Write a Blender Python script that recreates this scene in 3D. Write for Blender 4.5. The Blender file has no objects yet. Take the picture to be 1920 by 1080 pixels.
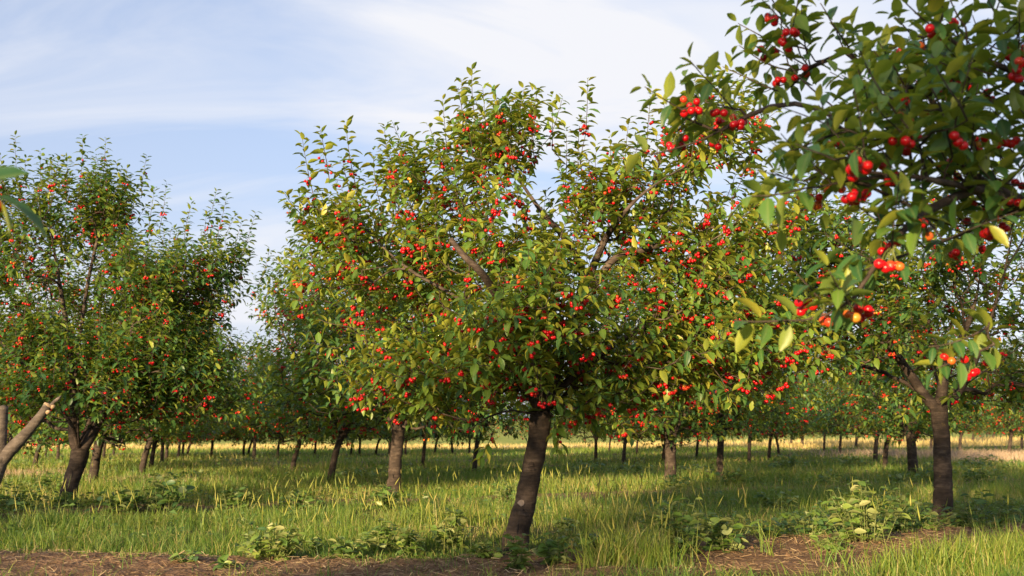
import bpy, math, time
import numpy as np
from mathutils import Matrix, Vector

T0 = time.time()
sc = bpy.context.scene
COL = sc.collection

# ------------------------------------------------------------------ camera
FPX, CX, CY, HORIZON = 1862.0, 960.0, 540.0, 818.0
CAM_H = 0.85
PITCH = math.atan((HORIZON - CY) / FPX)
cam_d = bpy.data.cameras.new('camera')
cam = bpy.data.objects.new('camera', cam_d)
COL.objects.link(cam)
cam.location = (0, 0, CAM_H)
cam.rotation_euler = (math.pi / 2 + PITCH, 0, 0)
cam_d.sensor_width = 36.0
cam_d.lens = 36.0 * FPX / 1920.0
cam_d.clip_start = 0.05
cam_d.clip_end = 6000
cam_d.dof.use_dof = True
cam_d.dof.focus_distance = 6.9
cam_d.dof.aperture_fstop = 4.0
sc.camera = cam

# ------------------------------------------------------------------ light
SUN_EL = math.radians(11.0)
SUN_AZ = math.radians(206.0)          # compass bearing of the sun, +Y = 0, +X = 90
SUN_DIR = Vector((math.sin(SUN_AZ) * math.cos(SUN_EL), math.cos(SUN_AZ) * math.cos(SUN_EL), math.sin(SUN_EL)))
sun_l = bpy.data.lights.new('sun', 'SUN')
sun_l.energy = 5.0
sun_l.angle = math.radians(0.9)
sun_l.color = (1.0, 0.73, 0.40)
sun = bpy.data.objects.new('sun', sun_l)
sun.rotation_euler = (-SUN_DIR).to_track_quat('-Z', 'Y').to_euler()
sun.location = SUN_DIR * 50
COL.objects.link(sun)

world = bpy.data.worlds.new('World')
sc.world = world
world.use_nodes = True
wn, wl = world.node_tree.nodes, world.node_tree.links
wn.clear()


def wnode(t, **kw):
    n = wn.new(t)
    for k, v in kw.items():
        setattr(n, k, v)
    return n


w_out = wnode('ShaderNodeOutputWorld')
w_bg = wnode('ShaderNodeBackground')
w_bg.inputs['Strength'].default_value = 0.108
sky = wnode('ShaderNodeTexSky', sky_type='NISHITA', sun_disc=False)
sky.sun_elevation = SUN_EL
sky.sun_rotation = SUN_AZ
sky.air_density = 1.0
sky.dust_density = 1.0
sky.ozone_density = 3.5
w_tc = wnode('ShaderNodeTexCoord')
w_sep = wnode('ShaderNodeSeparateXYZ')
wl.new(w_tc.outputs['Generated'], w_sep.inputs[0])


def wmath(op, a, b=None, clamp=False):
    n = wnode('ShaderNodeMath', operation=op, use_clamp=clamp)
    for i, v in enumerate((a, b)):
        if v is None:
            continue
        if isinstance(v, (int, float)):
            n.inputs[i].default_value = v
        else:
            wl.new(v, n.inputs[i])
    return n.outputs[0]


zc = wmath('ADD', wmath('MAXIMUM', w_sep.outputs[2], 0.0), 0.16)
cu = wmath('DIVIDE', w_sep.outputs[0], zc)
cv = wmath('DIVIDE', w_sep.outputs[1], zc)
w_cmb = wnode('ShaderNodeCombineXYZ')
wl.new(cu, w_cmb.inputs[0])
wl.new(cv, w_cmb.inputs[1])
w_map = wnode('ShaderNodeMapping')
w_map.inputs['Location'].default_value = (1.35, 4.72, 0.0)
w_map.inputs['Rotation'].default_value = (0, 0, math.radians(24))
w_map.inputs['Scale'].default_value = (0.55, 1.0, 1.0)
wl.new(w_cmb.outputs[0], w_map.inputs['Vector'])
n1 = wnode('ShaderNodeTexNoise')
n1.inputs['Scale'].default_value = 0.9
n1.inputs['Detail'].default_value = 9.0
n1.inputs['Roughness'].default_value = 0.52
n1.inputs['Distortion'].default_value = 0.7
wl.new(w_map.outputs[0], n1.inputs['Vector'])
cr = wnode('ShaderNodeValToRGB')
cr.color_ramp.elements[0].position = 0.44
cr.color_ramp.elements[0].color = (0.0, 0.0, 0.0, 1)
cr.color_ramp.elements[1].position = 0.64
cr.color_ramp.elements[1].color = (1, 1, 1, 1)
cr.color_ramp.interpolation = 'EASE'
wl.new(n1.outputs['Fac'], cr.inputs[0])
# thin veil of high cloud everywhere, thicker towards the horizon
veil = wmath('ADD', 0.33, wmath('MULTIPLY', wmath('POWER', wmath('SUBTRACT', 1.0, wmath('MAXIMUM', w_sep.outputs[2], 0.0), True), 3.5), 0.72), True)
w_veil = wnode('ShaderNodeMix', data_type='RGBA')
wl.new(veil, w_veil.inputs['Factor'])
wl.new(sky.outputs[0], w_veil.inputs['A'])
w_bw = wnode('ShaderNodeRGBToBW')
wl.new(sky.outputs[0], w_bw.inputs[0])
glow = wmath('MAXIMUM', wmath('DIVIDE', w_bw.outputs[0], 3.3), 1.0)
w_hz = wnode('ShaderNodeVectorMath', operation='SCALE')
w_hz.inputs[0].default_value = (2.40, 2.38, 2.74)     # thin haze
wl.new(glow, w_hz.inputs['Scale'])
wl.new(w_hz.outputs[0], w_veil.inputs['B'])
w_mix = wnode('ShaderNodeMix', data_type='RGBA')
w_map2 = wnode('ShaderNodeMapping')
w_map2.inputs['Location'].default_value = (0.4, 2.3, 0.0)
w_map2.inputs['Rotation'].default_value = (0, 0, math.radians(38))
w_map2.inputs['Scale'].default_value = (0.42, 1.5, 1.0)
wl.new(w_cmb.outputs[0], w_map2.inputs['Vector'])
n2 = wnode('ShaderNodeTexNoise')
n2.inputs['Scale'].default_value = 1.5
n2.inputs['Detail'].default_value = 10.0
n2.inputs['Roughness'].default_value = 0.56
n2.inputs['Distortion'].default_value = 1.1
wl.new(w_map2.outputs[0], n2.inputs['Vector'])
cr2 = wnode('ShaderNodeValToRGB')
cr2.color_ramp.elements[0].position = 0.47
cr2.color_ramp.elements[0].color = (0, 0, 0, 1)
cr2.color_ramp.elements[1].position = 0.70
cr2.color_ramp.elements[1].color = (1, 1, 1, 1)
wl.new(n2.outputs['Fac'], cr2.inputs[0])
wl.new(wmath('ADD', wmath('MULTIPLY', cr.outputs[0], 0.85), wmath('MULTIPLY', cr2.outputs[0], 0.65), True), w_mix.inputs['Factor'])
wl.new(w_veil.outputs['Result'], w_mix.inputs['A'])
w_mix.inputs['B'].default_value = (3.1, 3.13, 3.3, 1.0)     # sunlit high cloud
wl.new(w_mix.outputs['Result'], w_bg.inputs['Color'])
wl.new(w_bg.outputs[0], w_out.inputs['Surface'])

sc.view_settings.view_transform = 'Standard'
sc.view_settings.look = 'None'
sc.view_settings.gamma = 1.0
sc.view_settings.exposure = 1.45
sc.view_settings.use_curve_mapping = False
sc.render.engine = 'CYCLES'
sc.cycles.use_denoising = True
sc.cycles.max_bounces = 7
sc.cycles.diffuse_bounces = 3
sc.cycles.glossy_bounces = 2
sc.cycles.transmission_bounces = 5
sc.cycles.sample_clamp_indirect = 6.0

rng = np.random.default_rng(7)


# ------------------------------------------------------------------ geometry helpers
def P(px, py, Y):
    """point at world depth Y that the photograph shows at pixel px, py"""
    r, u = (px - CX) / FPX, (CY - py) / FPX
    c, s = math.cos(PITCH), math.sin(PITCH)
    t = Y / (c - u * s)
    return np.array([r * t, Y, CAM_H + (s + u * c) * t])


def G(px, py):
    """ground point seen at a pixel below the horizon"""
    r, u = (px - CX) / FPX, (CY - py) / FPX
    c, s = math.cos(PITCH), math.sin(PITCH)
    t = -CAM_H / (s + u * c)
    return np.array([r * t, (c - u * s) * t, 0.0])


def project(p):
    """world points (n,3) -> px, py, depth"""
    p = np.atleast_2d(p)
    c, s = math.cos(PITCH), math.sin(PITCH)
    z = p[:, 2] - CAM_H
    d = p[:, 1] * c + z * s
    u = -p[:, 1] * s + z * c
    d = np.where(np.abs(d) < 1e-4, 1e-4, d)
    return CX + p[:, 0] / d * FPX, CY - u / d * FPX, d


def unit(v):
    return v / np.maximum(np.linalg.norm(v, axis=-1, keepdims=True), 1e-9)


def make_mesh(name, V, polys, attrs=None, smooth=True):
    """polys: list of (faces array n x k, material index)"""
    me = bpy.data.meshes.new(name)
    V = np.asarray(V, dtype=np.float32)
    me.vertices.add(len(V))
    me.vertices.foreach_set('co', V.ravel())
    polys = [(np.asarray(f, dtype=np.int32), m) for f, m in polys if len(f)]
    nl = sum(f.size for f, _ in polys)
    npoly = sum(len(f) for f, _ in polys)
    me.loops.add(nl)
    me.loops.foreach_set('vertex_index', np.concatenate([f.ravel() for f, _ in polys]))
    me.polygons.add(npoly)
    starts, mats, o = [], [], 0
    for f, m in polys:
        n, k = f.shape
        starts.append(o + np.arange(n) * k)
        mats.append(np.full(n, m))
        o += n * k
    me.polygons.foreach_set('loop_start', np.concatenate(starts).astype(np.int32))
    me.polygons.foreach_set('material_index', np.concatenate(mats).astype(np.int32))
    me.polygons.foreach_set('use_smooth', np.full(npoly, smooth))
    for k, a in (attrs or {}).items():
        at = me.attributes.new(k, 'FLOAT', 'POINT')
        at.data.foreach_set('value', np.asarray(a, dtype=np.float32))
    me.update(calc_edges=True)
    return me


def obj(name, me, mats=(), parent=None, loc=None, kind=None, label=None, cat=None, group=None):
    for m in mats:
        if me is not None and m.name not in [x.name for x in me.materials if x]:
            me.materials.append(m)
    o = bpy.data.objects.new(name, me)
    COL.objects.link(o)
    if parent is not None:
        o.parent = parent
    if loc is not None:
        o.location = loc
    for k, v in (('kind', kind), ('label', label), ('category', cat), ('group', group)):
        if v:
            o[k] = v
    return o


def vnoise(x, y, seed=0):
    """smooth value noise on arrays"""
    x = np.asarray(x, float); y = np.asarray(y, float)
    xi, yi = np.floor(x).astype(np.int64), np.floor(y).astype(np.int64)
    fx, fy = x - xi, y - yi
    fx, fy = fx * fx * (3 - 2 * fx), fy * fy * (3 - 2 * fy)

    def h(a, b):
        n = (a * 374761393 + b * 668265263 + seed * 1442695041) & 0xffffffff
        n = ((n ^ (n >> 13)) * 1274126177) & 0xffffffff
        return ((n ^ (n >> 16)) & 0xffff) / 65535.0
    return (h(xi, yi) * (1 - fx) + h(xi + 1, yi) * fx) * (1 - fy) + (h(xi, yi + 1) * (1 - fx) + h(xi + 1, yi + 1) * fx) * fy


class Mesher:
    """collects tubes into one mesh"""
    def __init__(s):
        s.V, s.F3, s.F4, s.n, s.A = [], [], [], 0, []

    def tube(s, pts, rad, sides=6, rough=0.0, seed=0, cap=True, flare=0.0):
        pts = np.asarray(pts, float); rad = np.asarray(rad, float)
        n = len(pts)
        tan = unit(np.gradient(pts, axis=0))
        ref = np.array([0.0, 0.0, 1.0]) if abs(tan[0][2]) < 0.9 else np.array([1.0, 0.0, 0.0])
        u = unit(np.cross(tan[0], ref))
        ang = np.arange(sides) / sides * 2 * math.pi
        ca, sa = np.cos(ang), np.sin(ang)
        rings = []
        for i in range(n):
            u = unit(u - tan[i] * np.dot(u, tan[i]))
            v = np.cross(tan[i], u)
            r = np.full(sides, rad[i])
            if rough:
                r = r * (1 + rough * (vnoise(ca * 1.3 + seed, np.full(sides, i * 0.33) + sa * 1.3, seed) - 0.5) * 2
                         + rough * 0.45 * (vnoise(ca * 4 + seed, np.full(sides, i * 1.7) + sa * 4, seed + 5) - 0.5))
            rings.append(pts[i] + (ca * r)[:, None] * u + (sa * r)[:, None] * v)
        b = s.n
        s.V.append(np.concatenate(rings))
        i0 = (np.arange(n - 1)[:, None] * sides + np.arange(sides)[None, :])
        i1 = (np.arange(n - 1)[:, None] * sides + (np.arange(sides)[None, :] + 1) % sides)
        s.F4.append((np.stack([i0, i1, i1 + sides, i0 + sides], -1).reshape(-1, 4)) + b)
        s.n += n * sides
        if cap:
            s.V.append(pts[-1:] + tan[-1:] * rad[-1] * (0.25 if sides > 6 else 0.8))
            k = np.arange(sides)
            o = b + (n - 1) * sides
            s.F3.append(np.stack([o + k, o + (k + 1) % sides, np.full(sides, s.n)], -1))
            s.n += 1

    def mesh(s, name):
        polys = []
        if s.F4: polys.append((np.concatenate(s.F4), 0))
        if s.F3: polys.append((np.concatenate(s.F3), 0))
        return make_mesh(name, np.concatenate(s.V), polys)


# ------------------------------------------------------------------ materials
def new_mat(name):
    m = bpy.data.materials.new(name)
    m.use_nodes = True
    nt = m.node_tree
    nt.nodes.clear()
    return m, nt.nodes, nt.links


def ramp(nodes, stops, interp='LINEAR'):
    r = nodes.new('ShaderNodeValToRGB')
    e = r.color_ramp.elements
    while len(e) > 2:
        e.remove(e[-1])
    for i, (p, c) in enumerate(stops):
        el = e[i] if i < 2 else e.new(p)
        el.position = p
        el.color = (*c, 1)
    r.color_ramp.interpolation = interp
    return r


def leaf_material(name, top, under, trans, tmix=0.32, rough=0.42, midrib=True):
    m, n, l = new_mat(name)
    out = n.new('ShaderNodeOutputMaterial')
    at = n.new('ShaderNodeAttribute'); at.attribute_name = 'var'
    rt = ramp(n, top); l.new(at.outputs['Fac'], rt.inputs[0])
    ru = ramp(n, under); l.new(at.outputs['Fac'], ru.inputs[0])
    rr = ramp(n, trans); l.new(at.outputs['Fac'], rr.inputs[0])
    ge = n.new('ShaderNodeNewGeometry')
    mx = n.new('ShaderNodeMix'); mx.data_type = 'RGBA'
    l.new(ge.outputs['Backfacing'], mx.inputs['Factor'])
    l.new(rt.outputs[0], mx.inputs['A']); l.new(ru.outputs[0], mx.inputs['B'])
    col = mx.outputs['Result']
    if midrib:
        am = n.new('ShaderNodeAttribute'); am.attribute_name = 'mid'
        pw = n.new('ShaderNodeMath'); pw.operation = 'POWER'; pw.inputs[1].default_value = 7.0
        l.new(am.outputs['Fac'], pw.inputs[0])
        ml = n.new('ShaderNodeMath'); ml.operation = 'MULTIPLY'; ml.inputs[1].default_value = 0.6
        l.new(pw.outputs[0], ml.inputs[0])
        m2 = n.new('ShaderNodeMix'); m2.data_type = 'RGBA'
        l.new(ml.outputs[0], m2.inputs['Factor']); l.new(col, m2.inputs['A'])
        m2.inputs['B'].default_value = (0.17, 0.23, 0.07, 1)
        col = m2.outputs['Result']
    pb = n.new('ShaderNodeBsdfPrincipled')
    l.new(col, pb.inputs['Base Color'])
    pb.inputs['Roughness'].default_value = rough
    pb.inputs['Specular IOR Level'].default_value = 0.42
    tr = n.new('ShaderNodeBsdfTranslucent')
    l.new(rr.outputs[0], tr.inputs['Color'])
    ms = n.new('ShaderNodeMixShader'); ms.inputs[0].default_value = tmix
    l.new(pb.outputs[0], ms.inputs[1]); l.new(tr.outputs[0], ms.inputs[2])
    l.new(ms.outputs[0], out.inputs['Surface'])
    return m


M_LEAF = leaf_material('cherry_leaf',
    [(0.0, (0.022, 0.078, 0.030)), (0.5, (0.052, 0.140, 0.030)), (0.85, (0.135, 0.220, 0.027)), (1.0, (0.14, 0.23, 0.03))],
    [(0.0, (0.105, 0.185, 0.045)), (0.6, (0.27, 0.31, 0.046)), (1.0, (0.36, 0.35, 0.050))],
    [(0.0, (0.14, 0.26, 0.02)), (0.6, (0.32, 0.41, 0.025)), (1.0, (0.50, 0.45, 0.03))])
M_WEED = leaf_material('weed_leaf',
    [(0.0, (0.045, 0.11, 0.040)), (0.6, (0.12, 0.21, 0.035)), (1.0, (0.22, 0.29, 0.06))],
    [(0.0, (0.20, 0.26, 0.13)), (0.6, (0.28, 0.33, 0.13)), (1.0, (0.40, 0.41, 0.19))],
    [(0.0, (0.12, 0.25, 0.02)), (1.0, (0.30, 0.40, 0.04))], tmix=0.3, rough=0.45)
M_GRASS = leaf_material('grass_blade',
    [(0.0, (0.045, 0.110, 0.030)), (0.45, (0.105, 0.195, 0.030)), (0.76, (0.22, 0.27, 0.040)), (1.0, (0.42, 0.34, 0.15))],
    [(0.0, (0.045, 0.110, 0.030)), (0.45, (0.105, 0.195, 0.030)), (0.76, (0.22, 0.27, 0.040)), (1.0, (0.42, 0.34, 0.15))],
    [(0.0, (0.14, 0.27, 0.02)), (0.6, (0.28, 0.39, 0.03)), (1.0, (0.45, 0.39, 0.10))], tmix=0.38, rough=0.5, midrib=False)
M_SPIKE = leaf_material('seed_head',
    [(0.0, (0.17, 0.24, 0.05)), (0.6, (0.34, 0.36, 0.07)), (1.0, (0.50, 0.42, 0.15))],
    [(0.0, (0.17, 0.24, 0.05)), (0.6, (0.34, 0.36, 0.07)), (1.0, (0.50, 0.42, 0.15))],
    [(0.0, (0.25, 0.32, 0.05)), (1.0, (0.5, 0.42, 0.12))], tmix=0.35, rough=0.6, midrib=False)
M_STRAW = leaf_material('straw',
    [(0.0, (0.10, 0.062, 0.033)), (0.5, (0.26, 0.17, 0.09)), (1.0, (0.50, 0.38, 0.22))],
    [(0.0, (0.10, 0.062, 0.033)), (0.5, (0.26, 0.17, 0.09)), (1.0, (0.50, 0.38, 0.22))],
    [(0.0, (0.2, 0.13, 0.06)), (1.0, (0.5, 0.4, 0.2))], tmix=0.12, rough=0.75, midrib=False)
M_DRY = leaf_material('dry_grass',
    [(0.0, (0.36, 0.25, 0.17)), (1.0, (0.55, 0.43, 0.31))], [(0.0, (0.36, 0.25, 0.17)), (1.0, (0.55, 0.43, 0.31))],
    [(0.0, (0.4, 0.27, 0.18)), (1.0, (0.5, 0.37, 0.25))], tmix=0.3, rough=0.7, midrib=False)
M_WHEAT = leaf_material('wheat_ear',
    [(0.0, (0.42, 0.33, 0.12)), (1.0, (0.58, 0.46, 0.19))], [(0.0, (0.42, 0.33, 0.12)), (1.0, (0.58, 0.46, 0.19))],
    [(0.0, (0.45, 0.36, 0.12)), (1.0, (0.55, 0.44, 0.16))], tmix=0.3, rough=0.7, midrib=False)


def bark_material(name, c0, c1, c2, moss=0.0):
    m, n, l = new_mat(name)
    out = n.new('ShaderNodeOutputMaterial')
    tc = n.new('ShaderNodeTexCoord')
    mp = n.new('ShaderNodeMapping'); mp.inputs['Scale'].default_value = (8, 8, 42)
    l.new(tc.outputs['Object'], mp.inputs['Vector'])
    na = n.new('ShaderNodeTexNoise'); na.inputs['Scale'].default_value = 1.0; na.inputs['Detail'].default_value = 6; na.inputs['Roughness'].default_value = 0.65
    l.new(mp.outputs[0], na.inputs['Vector'])
    nb = n.new('ShaderNodeTexNoise'); nb.inputs['Scale'].default_value = 9.0; nb.inputs['Detail'].default_value = 5
    l.new(tc.outputs['Object'], nb.inputs['Vector'])
    nc = n.new('ShaderNodeTexNoise'); nc.inputs['Scale'].default_value = 60.0; nc.inputs['Detail'].default_value = 3
    l.new(tc.outputs['Object'], nc.inputs['Vector'])
    ad = n.new('ShaderNodeMath'); ad.operation = 'MULTIPLY_ADD'; ad.inputs[1].default_value = 0.46; l.new(nb.outputs[0], ad.inputs[0])
    mu = n.new('ShaderNodeMath'); mu.operation = 'MULTIPLY'; mu.inputs[1].default_value = 0.52; l.new(na.outputs[0], mu.inputs[0])
    l.new(mu.outputs[0], ad.inputs[2])
    r = ramp(n, [(0.36, c0), (0.50, c1), (0.64, c2)]); l.new(ad.outputs[0], r.inputs[0])
    col = r.outputs[0]
    if moss:
        nd = n.new('ShaderNodeTexNoise'); nd.inputs['Scale'].default_value = 5.0; nd.inputs['Detail'].default_value = 8; nd.inputs['Roughness'].default_value = 0.7
        l.new(tc.outputs['Object'], nd.inputs['Vector'])
        rm = ramp(n, [(0.60, (0, 0, 0)), (0.68, (moss, moss, moss))]); l.new(nd.outputs[0], rm.inputs[0])
        mx = n.new('ShaderNodeMix'); mx.data_type = 'RGBA'
        l.new(rm.outputs[0], mx.inputs['Factor']); l.new(col, mx.inputs['A']); mx.inputs['B'].default_value = (0.30, 0.21, 0.04, 1)
        col = mx.outputs['Result']
    pb = n.new('ShaderNodeBsdfPrincipled')
    l.new(col, pb.inputs['Base Color'])
    pb.inputs['Roughness'].default_value = 0.82
    pb.inputs['Specular IOR Level'].default_value = 0.25
    hs = n.new('ShaderNodeMath'); hs.operation = 'MULTIPLY_ADD'; hs.inputs[1].default_value = 0.4; l.new(nc.outputs[0], hs.inputs[0]); l.new(na.outputs[0], hs.inputs[2])
    bp = n.new('ShaderNodeBump'); bp.inputs['Strength'].default_value = 0.75; bp.inputs['Distance'].default_value = 0.012
    l.new(hs.outputs[0], bp.inputs['Height']); l.new(bp.outputs[0], pb.inputs['Normal'])
    l.new(pb.outputs[0], out.inputs['Surface'])
    return m


M_BARK = bark_material('cherry_bark', (0.017, 0.013, 0.011), (0.045, 0.033, 0.027), (0.105, 0.080, 0.064), 0.45)
M_TWIG = bark_material('cherry_twig', (0.024, 0.018, 0.015), (0.060, 0.044, 0.036), (0.135, 0.105, 0.085))
M_GREYBARK = bark_material('pruned_bark', (0.038, 0.031, 0.027), (0.085, 0.070, 0.060), (0.15, 0.125, 0.108))


def plain(name, col, rough=0.7, spec=0.3, noise=0.0, scale=30):
    m, n, l = new_mat(name)
    out = n.new('ShaderNodeOutputMaterial')
    pb = n.new('ShaderNodeBsdfPrincipled')
    pb.inputs['Base Color'].default_value = (*col, 1)
    pb.inputs['Roughness'].default_value = rough
    pb.inputs['Specular IOR Level'].default_value = spec
    if noise:
        tc = n.new('ShaderNodeTexCoord')
        nz = n.new('ShaderNodeTexNoise'); nz.inputs['Scale'].default_value = scale; nz.inputs['Detail'].default_value = 5
        l.new(tc.outputs['Object'], nz.inputs['Vector'])
        r = ramp(n, [(0.3, tuple(c * (1 - noise) for c in col)), (0.7, tuple(min(1, c * (1 + noise)) for c in col))])
        l.new(nz.outputs[0], r.inputs[0]); l.new(r.outputs[0], pb.inputs['Base Color'])
    l.new(pb.outputs[0], out.inputs['Surface'])
    return m


M_CUT = plain('cut_wood', (0.30, 0.215, 0.135), 0.8, 0.2, 0.35, 60)
M_FLAKE = plain('bark_flake', (0.30, 0.235, 0.19), 0.75, 0.3, 0.3, 40)
M_STALK = plain('fruit_stalk', (0.16, 0.19, 0.05), 0.5, 0.4)
M_STEM = plain('weed_stem', (0.13, 0.16, 0.05), 0.6, 0.3, 0.3, 20)


def cherry_material():
    m, n, l = new_mat('cherry_skin')
    out = n.new('ShaderNodeOutputMaterial')
    at = n.new('ShaderNodeAttribute'); at.attribute_name = 'var'
    tc = n.new('ShaderNodeTexCoord')
    nz = n.new('ShaderNodeTexNoise'); nz.inputs['Scale'].default_value = 40.0
    l.new(tc.outputs['Object'], nz.inputs['Vector'])
    ad = n.new('ShaderNodeMath'); ad.operation = 'MULTIPLY_ADD'; ad.inputs[1].default_value = 0.22
    l.new(nz.outputs[0], ad.inputs[0]); l.new(at.outputs['Fac'], ad.inputs[2])
    r = ramp(n, [(0.08, (0.42, 0.36, 0.05)), (0.25, (0.66, 0.24, 0.03)), (0.40, (0.70, 0.070, 0.022)), (0.56, (0.64, 0.008, 0.014)), (1.0, (0.46, 0.003, 0.010))])
    l.new(ad.outputs[0], r.inputs[0])
    pb = n.new('ShaderNodeBsdfPrincipled')
    l.new(r.outputs[0], pb.inputs['Base Color'])
    pb.inputs['Roughness'].default_value = 0.28
    pb.inputs['Specular IOR Level'].default_value = 0.5
    pb.inputs['Subsurface Weight'].default_value = 0.0
    tr = n.new('ShaderNodeBsdfTranslucent'); l.new(r.outputs[0], tr.inputs['Color'])
    ms = n.new('ShaderNodeMixShader'); ms.inputs[0].default_value = 0.18
    l.new(pb.outputs[0], ms.inputs[1]); l.new(tr.outputs[0], ms.inputs[2])
    l.new(ms.outputs[0], out.inputs['Surface'])
    return m


M_CHERRY = cherry_material()

# ------------------------------------------------------------------ leaf and fruit templates
NVAR = 8
CURLS = (0.10, 0.24, 0.40)


def leaf_template(hi=True, curl=0.2, fold=0.22, wav=0.0):
    """unit leaf: x side (-.5 .5), y along 0..1, z normal; returns verts, tris, quads, mid attribute"""
    if hi is None:
        st = [0.0, 0.24, 0.66, 1.0]
        hw = [0.0, 0.42, 0.43, 0.0]
    elif hi:
        st = [0.0, 0.14, 0.42, 0.70, 0.90, 1.0]
        hw = [0.03, 0.30, 0.50, 0.40, 0.17, 0.0]
    else:
        st = [0.0, 0.42, 1.0]
        hw = [0.0, 0.48, 0.0]
    V, M = [], []
    F3, F4 = [], []
    rows = []
    for i, (s, w) in enumerate(zip(st, hw)):
        zc = -curl * s * s + 0.12 * curl
        if w < 0.02:
            rows.append((len(V),)); V.append((0, s, zc)); M.append(1.0)
        else:
            b = len(V)
            wv = wav * (1 if i % 2 else -1)
            V += [(-w, s, zc + fold * w * 0.5 + wv), (0, s, zc), (w, s, zc + fold * w * 0.5 - wv)]
            M += [0.0, 1.0, 0.0]
            rows.append((b, b + 1, b + 2))
    for a, b in zip(rows[:-1], rows[1:]):
        if len(a) == 3 and len(b) == 3:
            F4 += [(a[0], a[1], b[1], b[0]), (a[1], a[2], b[2], b[1])]
        elif len(a) == 1:
            F3 += [(a[0], b[1], b[0]), (a[0], b[2], b[1])]
        else:
            F3 += [(a[0], a[1], b[0]), (a[1], a[2], b[0])]
    return np.array(V, float), np.array(F3, int).reshape(-1, 3), np.array(F4, int).reshape(-1, 4), np.array(M, float)


T_HI = [leaf_template(True, c, 0.55 - 0.5 * c, 0.012) for c in CURLS]
T_MD = [leaf_template(None, c, 0.55 - 0.5 * c) for c in CURLS]
T_LO = [leaf_template(False, c, 0.45) for c in CURLS]


class Leaves:
    """arrays of leaf frames"""
    def __init__(s):
        s.b, s.d, s.u, s.L, s.W, s.v, s.c = [], [], [], [], [], [], []

    def add(s, b, d, u, L, W, v, c):
        s.b.append(b); s.d.append(d); s.u.append(u); s.L.append(L); s.W.append(W); s.v.append(v); s.c.append(c)

    def arrays(s):
        b = np.array(s.b); d = unit(np.array(s.d)); u = np.array(s.u)
        x = unit(np.cross(d, u)); nrm = np.cross(x, d)
        v = np.round(np.clip(np.array(s.v), 0, 1) * (NVAR - 1)).astype(int)
        return dict(b=b, d=d, x=x, n=nrm, L=np.array(s.L), W=np.array(s.W), v=v, c=np.array(s.c, int))


def leaves_mesh(name, A, idx, origin, hi=True):
    Vs, F3s, F4s, vs, ms, off = [], [], [], [], [], 0
    TT = T_MD if hi is None else T_HI if hi else T_LO
    for ci in range(len(CURLS)):
        k = idx[A['c'][idx] == ci]
        if not len(k):
            continue
        tv, t3, t4, tm = TT[ci]
        V = (A['b'][k] - origin)[:, None, :] \
            + (A['W'][k, None] * tv[None, :, 0])[..., None] * A['x'][k][:, None, :] \
            + (A['L'][k, None] * tv[None, :, 1])[..., None] * A['d'][k][:, None, :] \
            + (A['L'][k, None] * tv[None, :, 2])[..., None] * A['n'][k][:, None, :]
        n, m = len(k), len(tv)
        base = off + np.arange(n) * m
        if len(t3): F3s.append((t3[None] + base[:, None, None]).reshape(-1, 3))
        if len(t4): F4s.append((t4[None] + base[:, None, None]).reshape(-1, 4))
        Vs.append(V.reshape(-1, 3))
        vs.append(np.repeat(A['v'][k] / (NVAR - 1), m)); ms.append(np.tile(tm, n))
        off += n * m
    polys = []
    if F4s: polys.append((np.concatenate(F4s), 0))
    if F3s: polys.append((np.concatenate(F3s), 0))
    return make_mesh(name, np.concatenate(Vs), polys, {'var': np.concatenate(vs), 'mid': np.concatenate(ms)})


_leafmesh = {}


def leaf_obj_mesh(ci, vi, mat):
    key = (ci, vi, mat.name)
    if key not in _leafmesh:
        tv, t3, t4, tm = T_HI[ci]
        polys = [(t4, 0), (t3, 0)]
        me = make_mesh('leaf', tv, polys, {'var': np.full(len(tv), vi / (NVAR - 1)), 'mid': tm})
        me.materials.append(mat)
        _leafmesh[key] = me
    return _leafmesh[key]


def leaf_objects(A, idx, origin, parent, mat):
    for k in idx:
        o = bpy.data.objects.new('leaf', leaf_obj_mesh(int(A['c'][k]), int(A['v'][k]), mat))
        COL.objects.link(o)
        o.parent = parent
        x, d, n, b = A['x'][k] * A['W'][k], A['d'][k] * A['L'][k], A['n'][k] * A['L'][k], A['b'][k] - origin
        o.matrix_local = Matrix(((x[0], d[0], n[0], b[0]), (x[1], d[1], n[1], b[1]), (x[2], d[2], n[2], b[2]), (0, 0, 0, 1)))


def cherry_template(seg=8, ring=6, stalk=True):
    """unit cherry of radius 1 hanging under the origin: stalk from 0 down to its top"""
    SL = 3.4
    V, F3, F4 = [], [], []
    cz = -SL - 0.9
    V.append((0, 0, cz + 0.86))
    for i in range(1, ring):
        a = math.pi * i / ring
        for j in range(seg):
            b = 2 * math.pi * j / seg
            V.append((math.sin(a) * math.cos(b), math.sin(a) * math.sin(b), cz + math.cos(a) * 0.95))
    V.append((0, 0, cz - 0.93))
    last = len(V) - 1
    for j in range(seg):
        F3.append((0, 1 + j, 1 + (j + 1) % seg))
        F3.append((last, 1 + (ring - 2) * seg + (j + 1) % seg, 1 + (ring - 2) * seg + j))
    for i in range(ring - 2):
        for j in range(seg):
            a0 = 1 + i * seg + j; a1 = 1 + i * seg + (j + 1) % seg
            F4.append((a0, a0 + seg, a1 + seg, a1))
    S4 = []
    if stalk:
        b = len(V)
        for k, t in enumerate((0, 0.5, 1.0)):
            for j in range(3):
                a = 2 * math.pi * j / 3
                V.append((0.085 * math.cos(a) + 0.35 * math.sin(t * math.pi) * 0.6, 0.085 * math.sin(a), -t * SL))
        for k in range(2):
            for j in range(3):
                S4.append((b + k * 3 + j, b + k * 3 + (j + 1) % 3, b + (k + 1) * 3 + (j + 1) % 3, b + (k + 1) * 3 + j))
    return np.array(V), np.array(F3), np.array(F4), np.array(S4).reshape(-1, 4)


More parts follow.
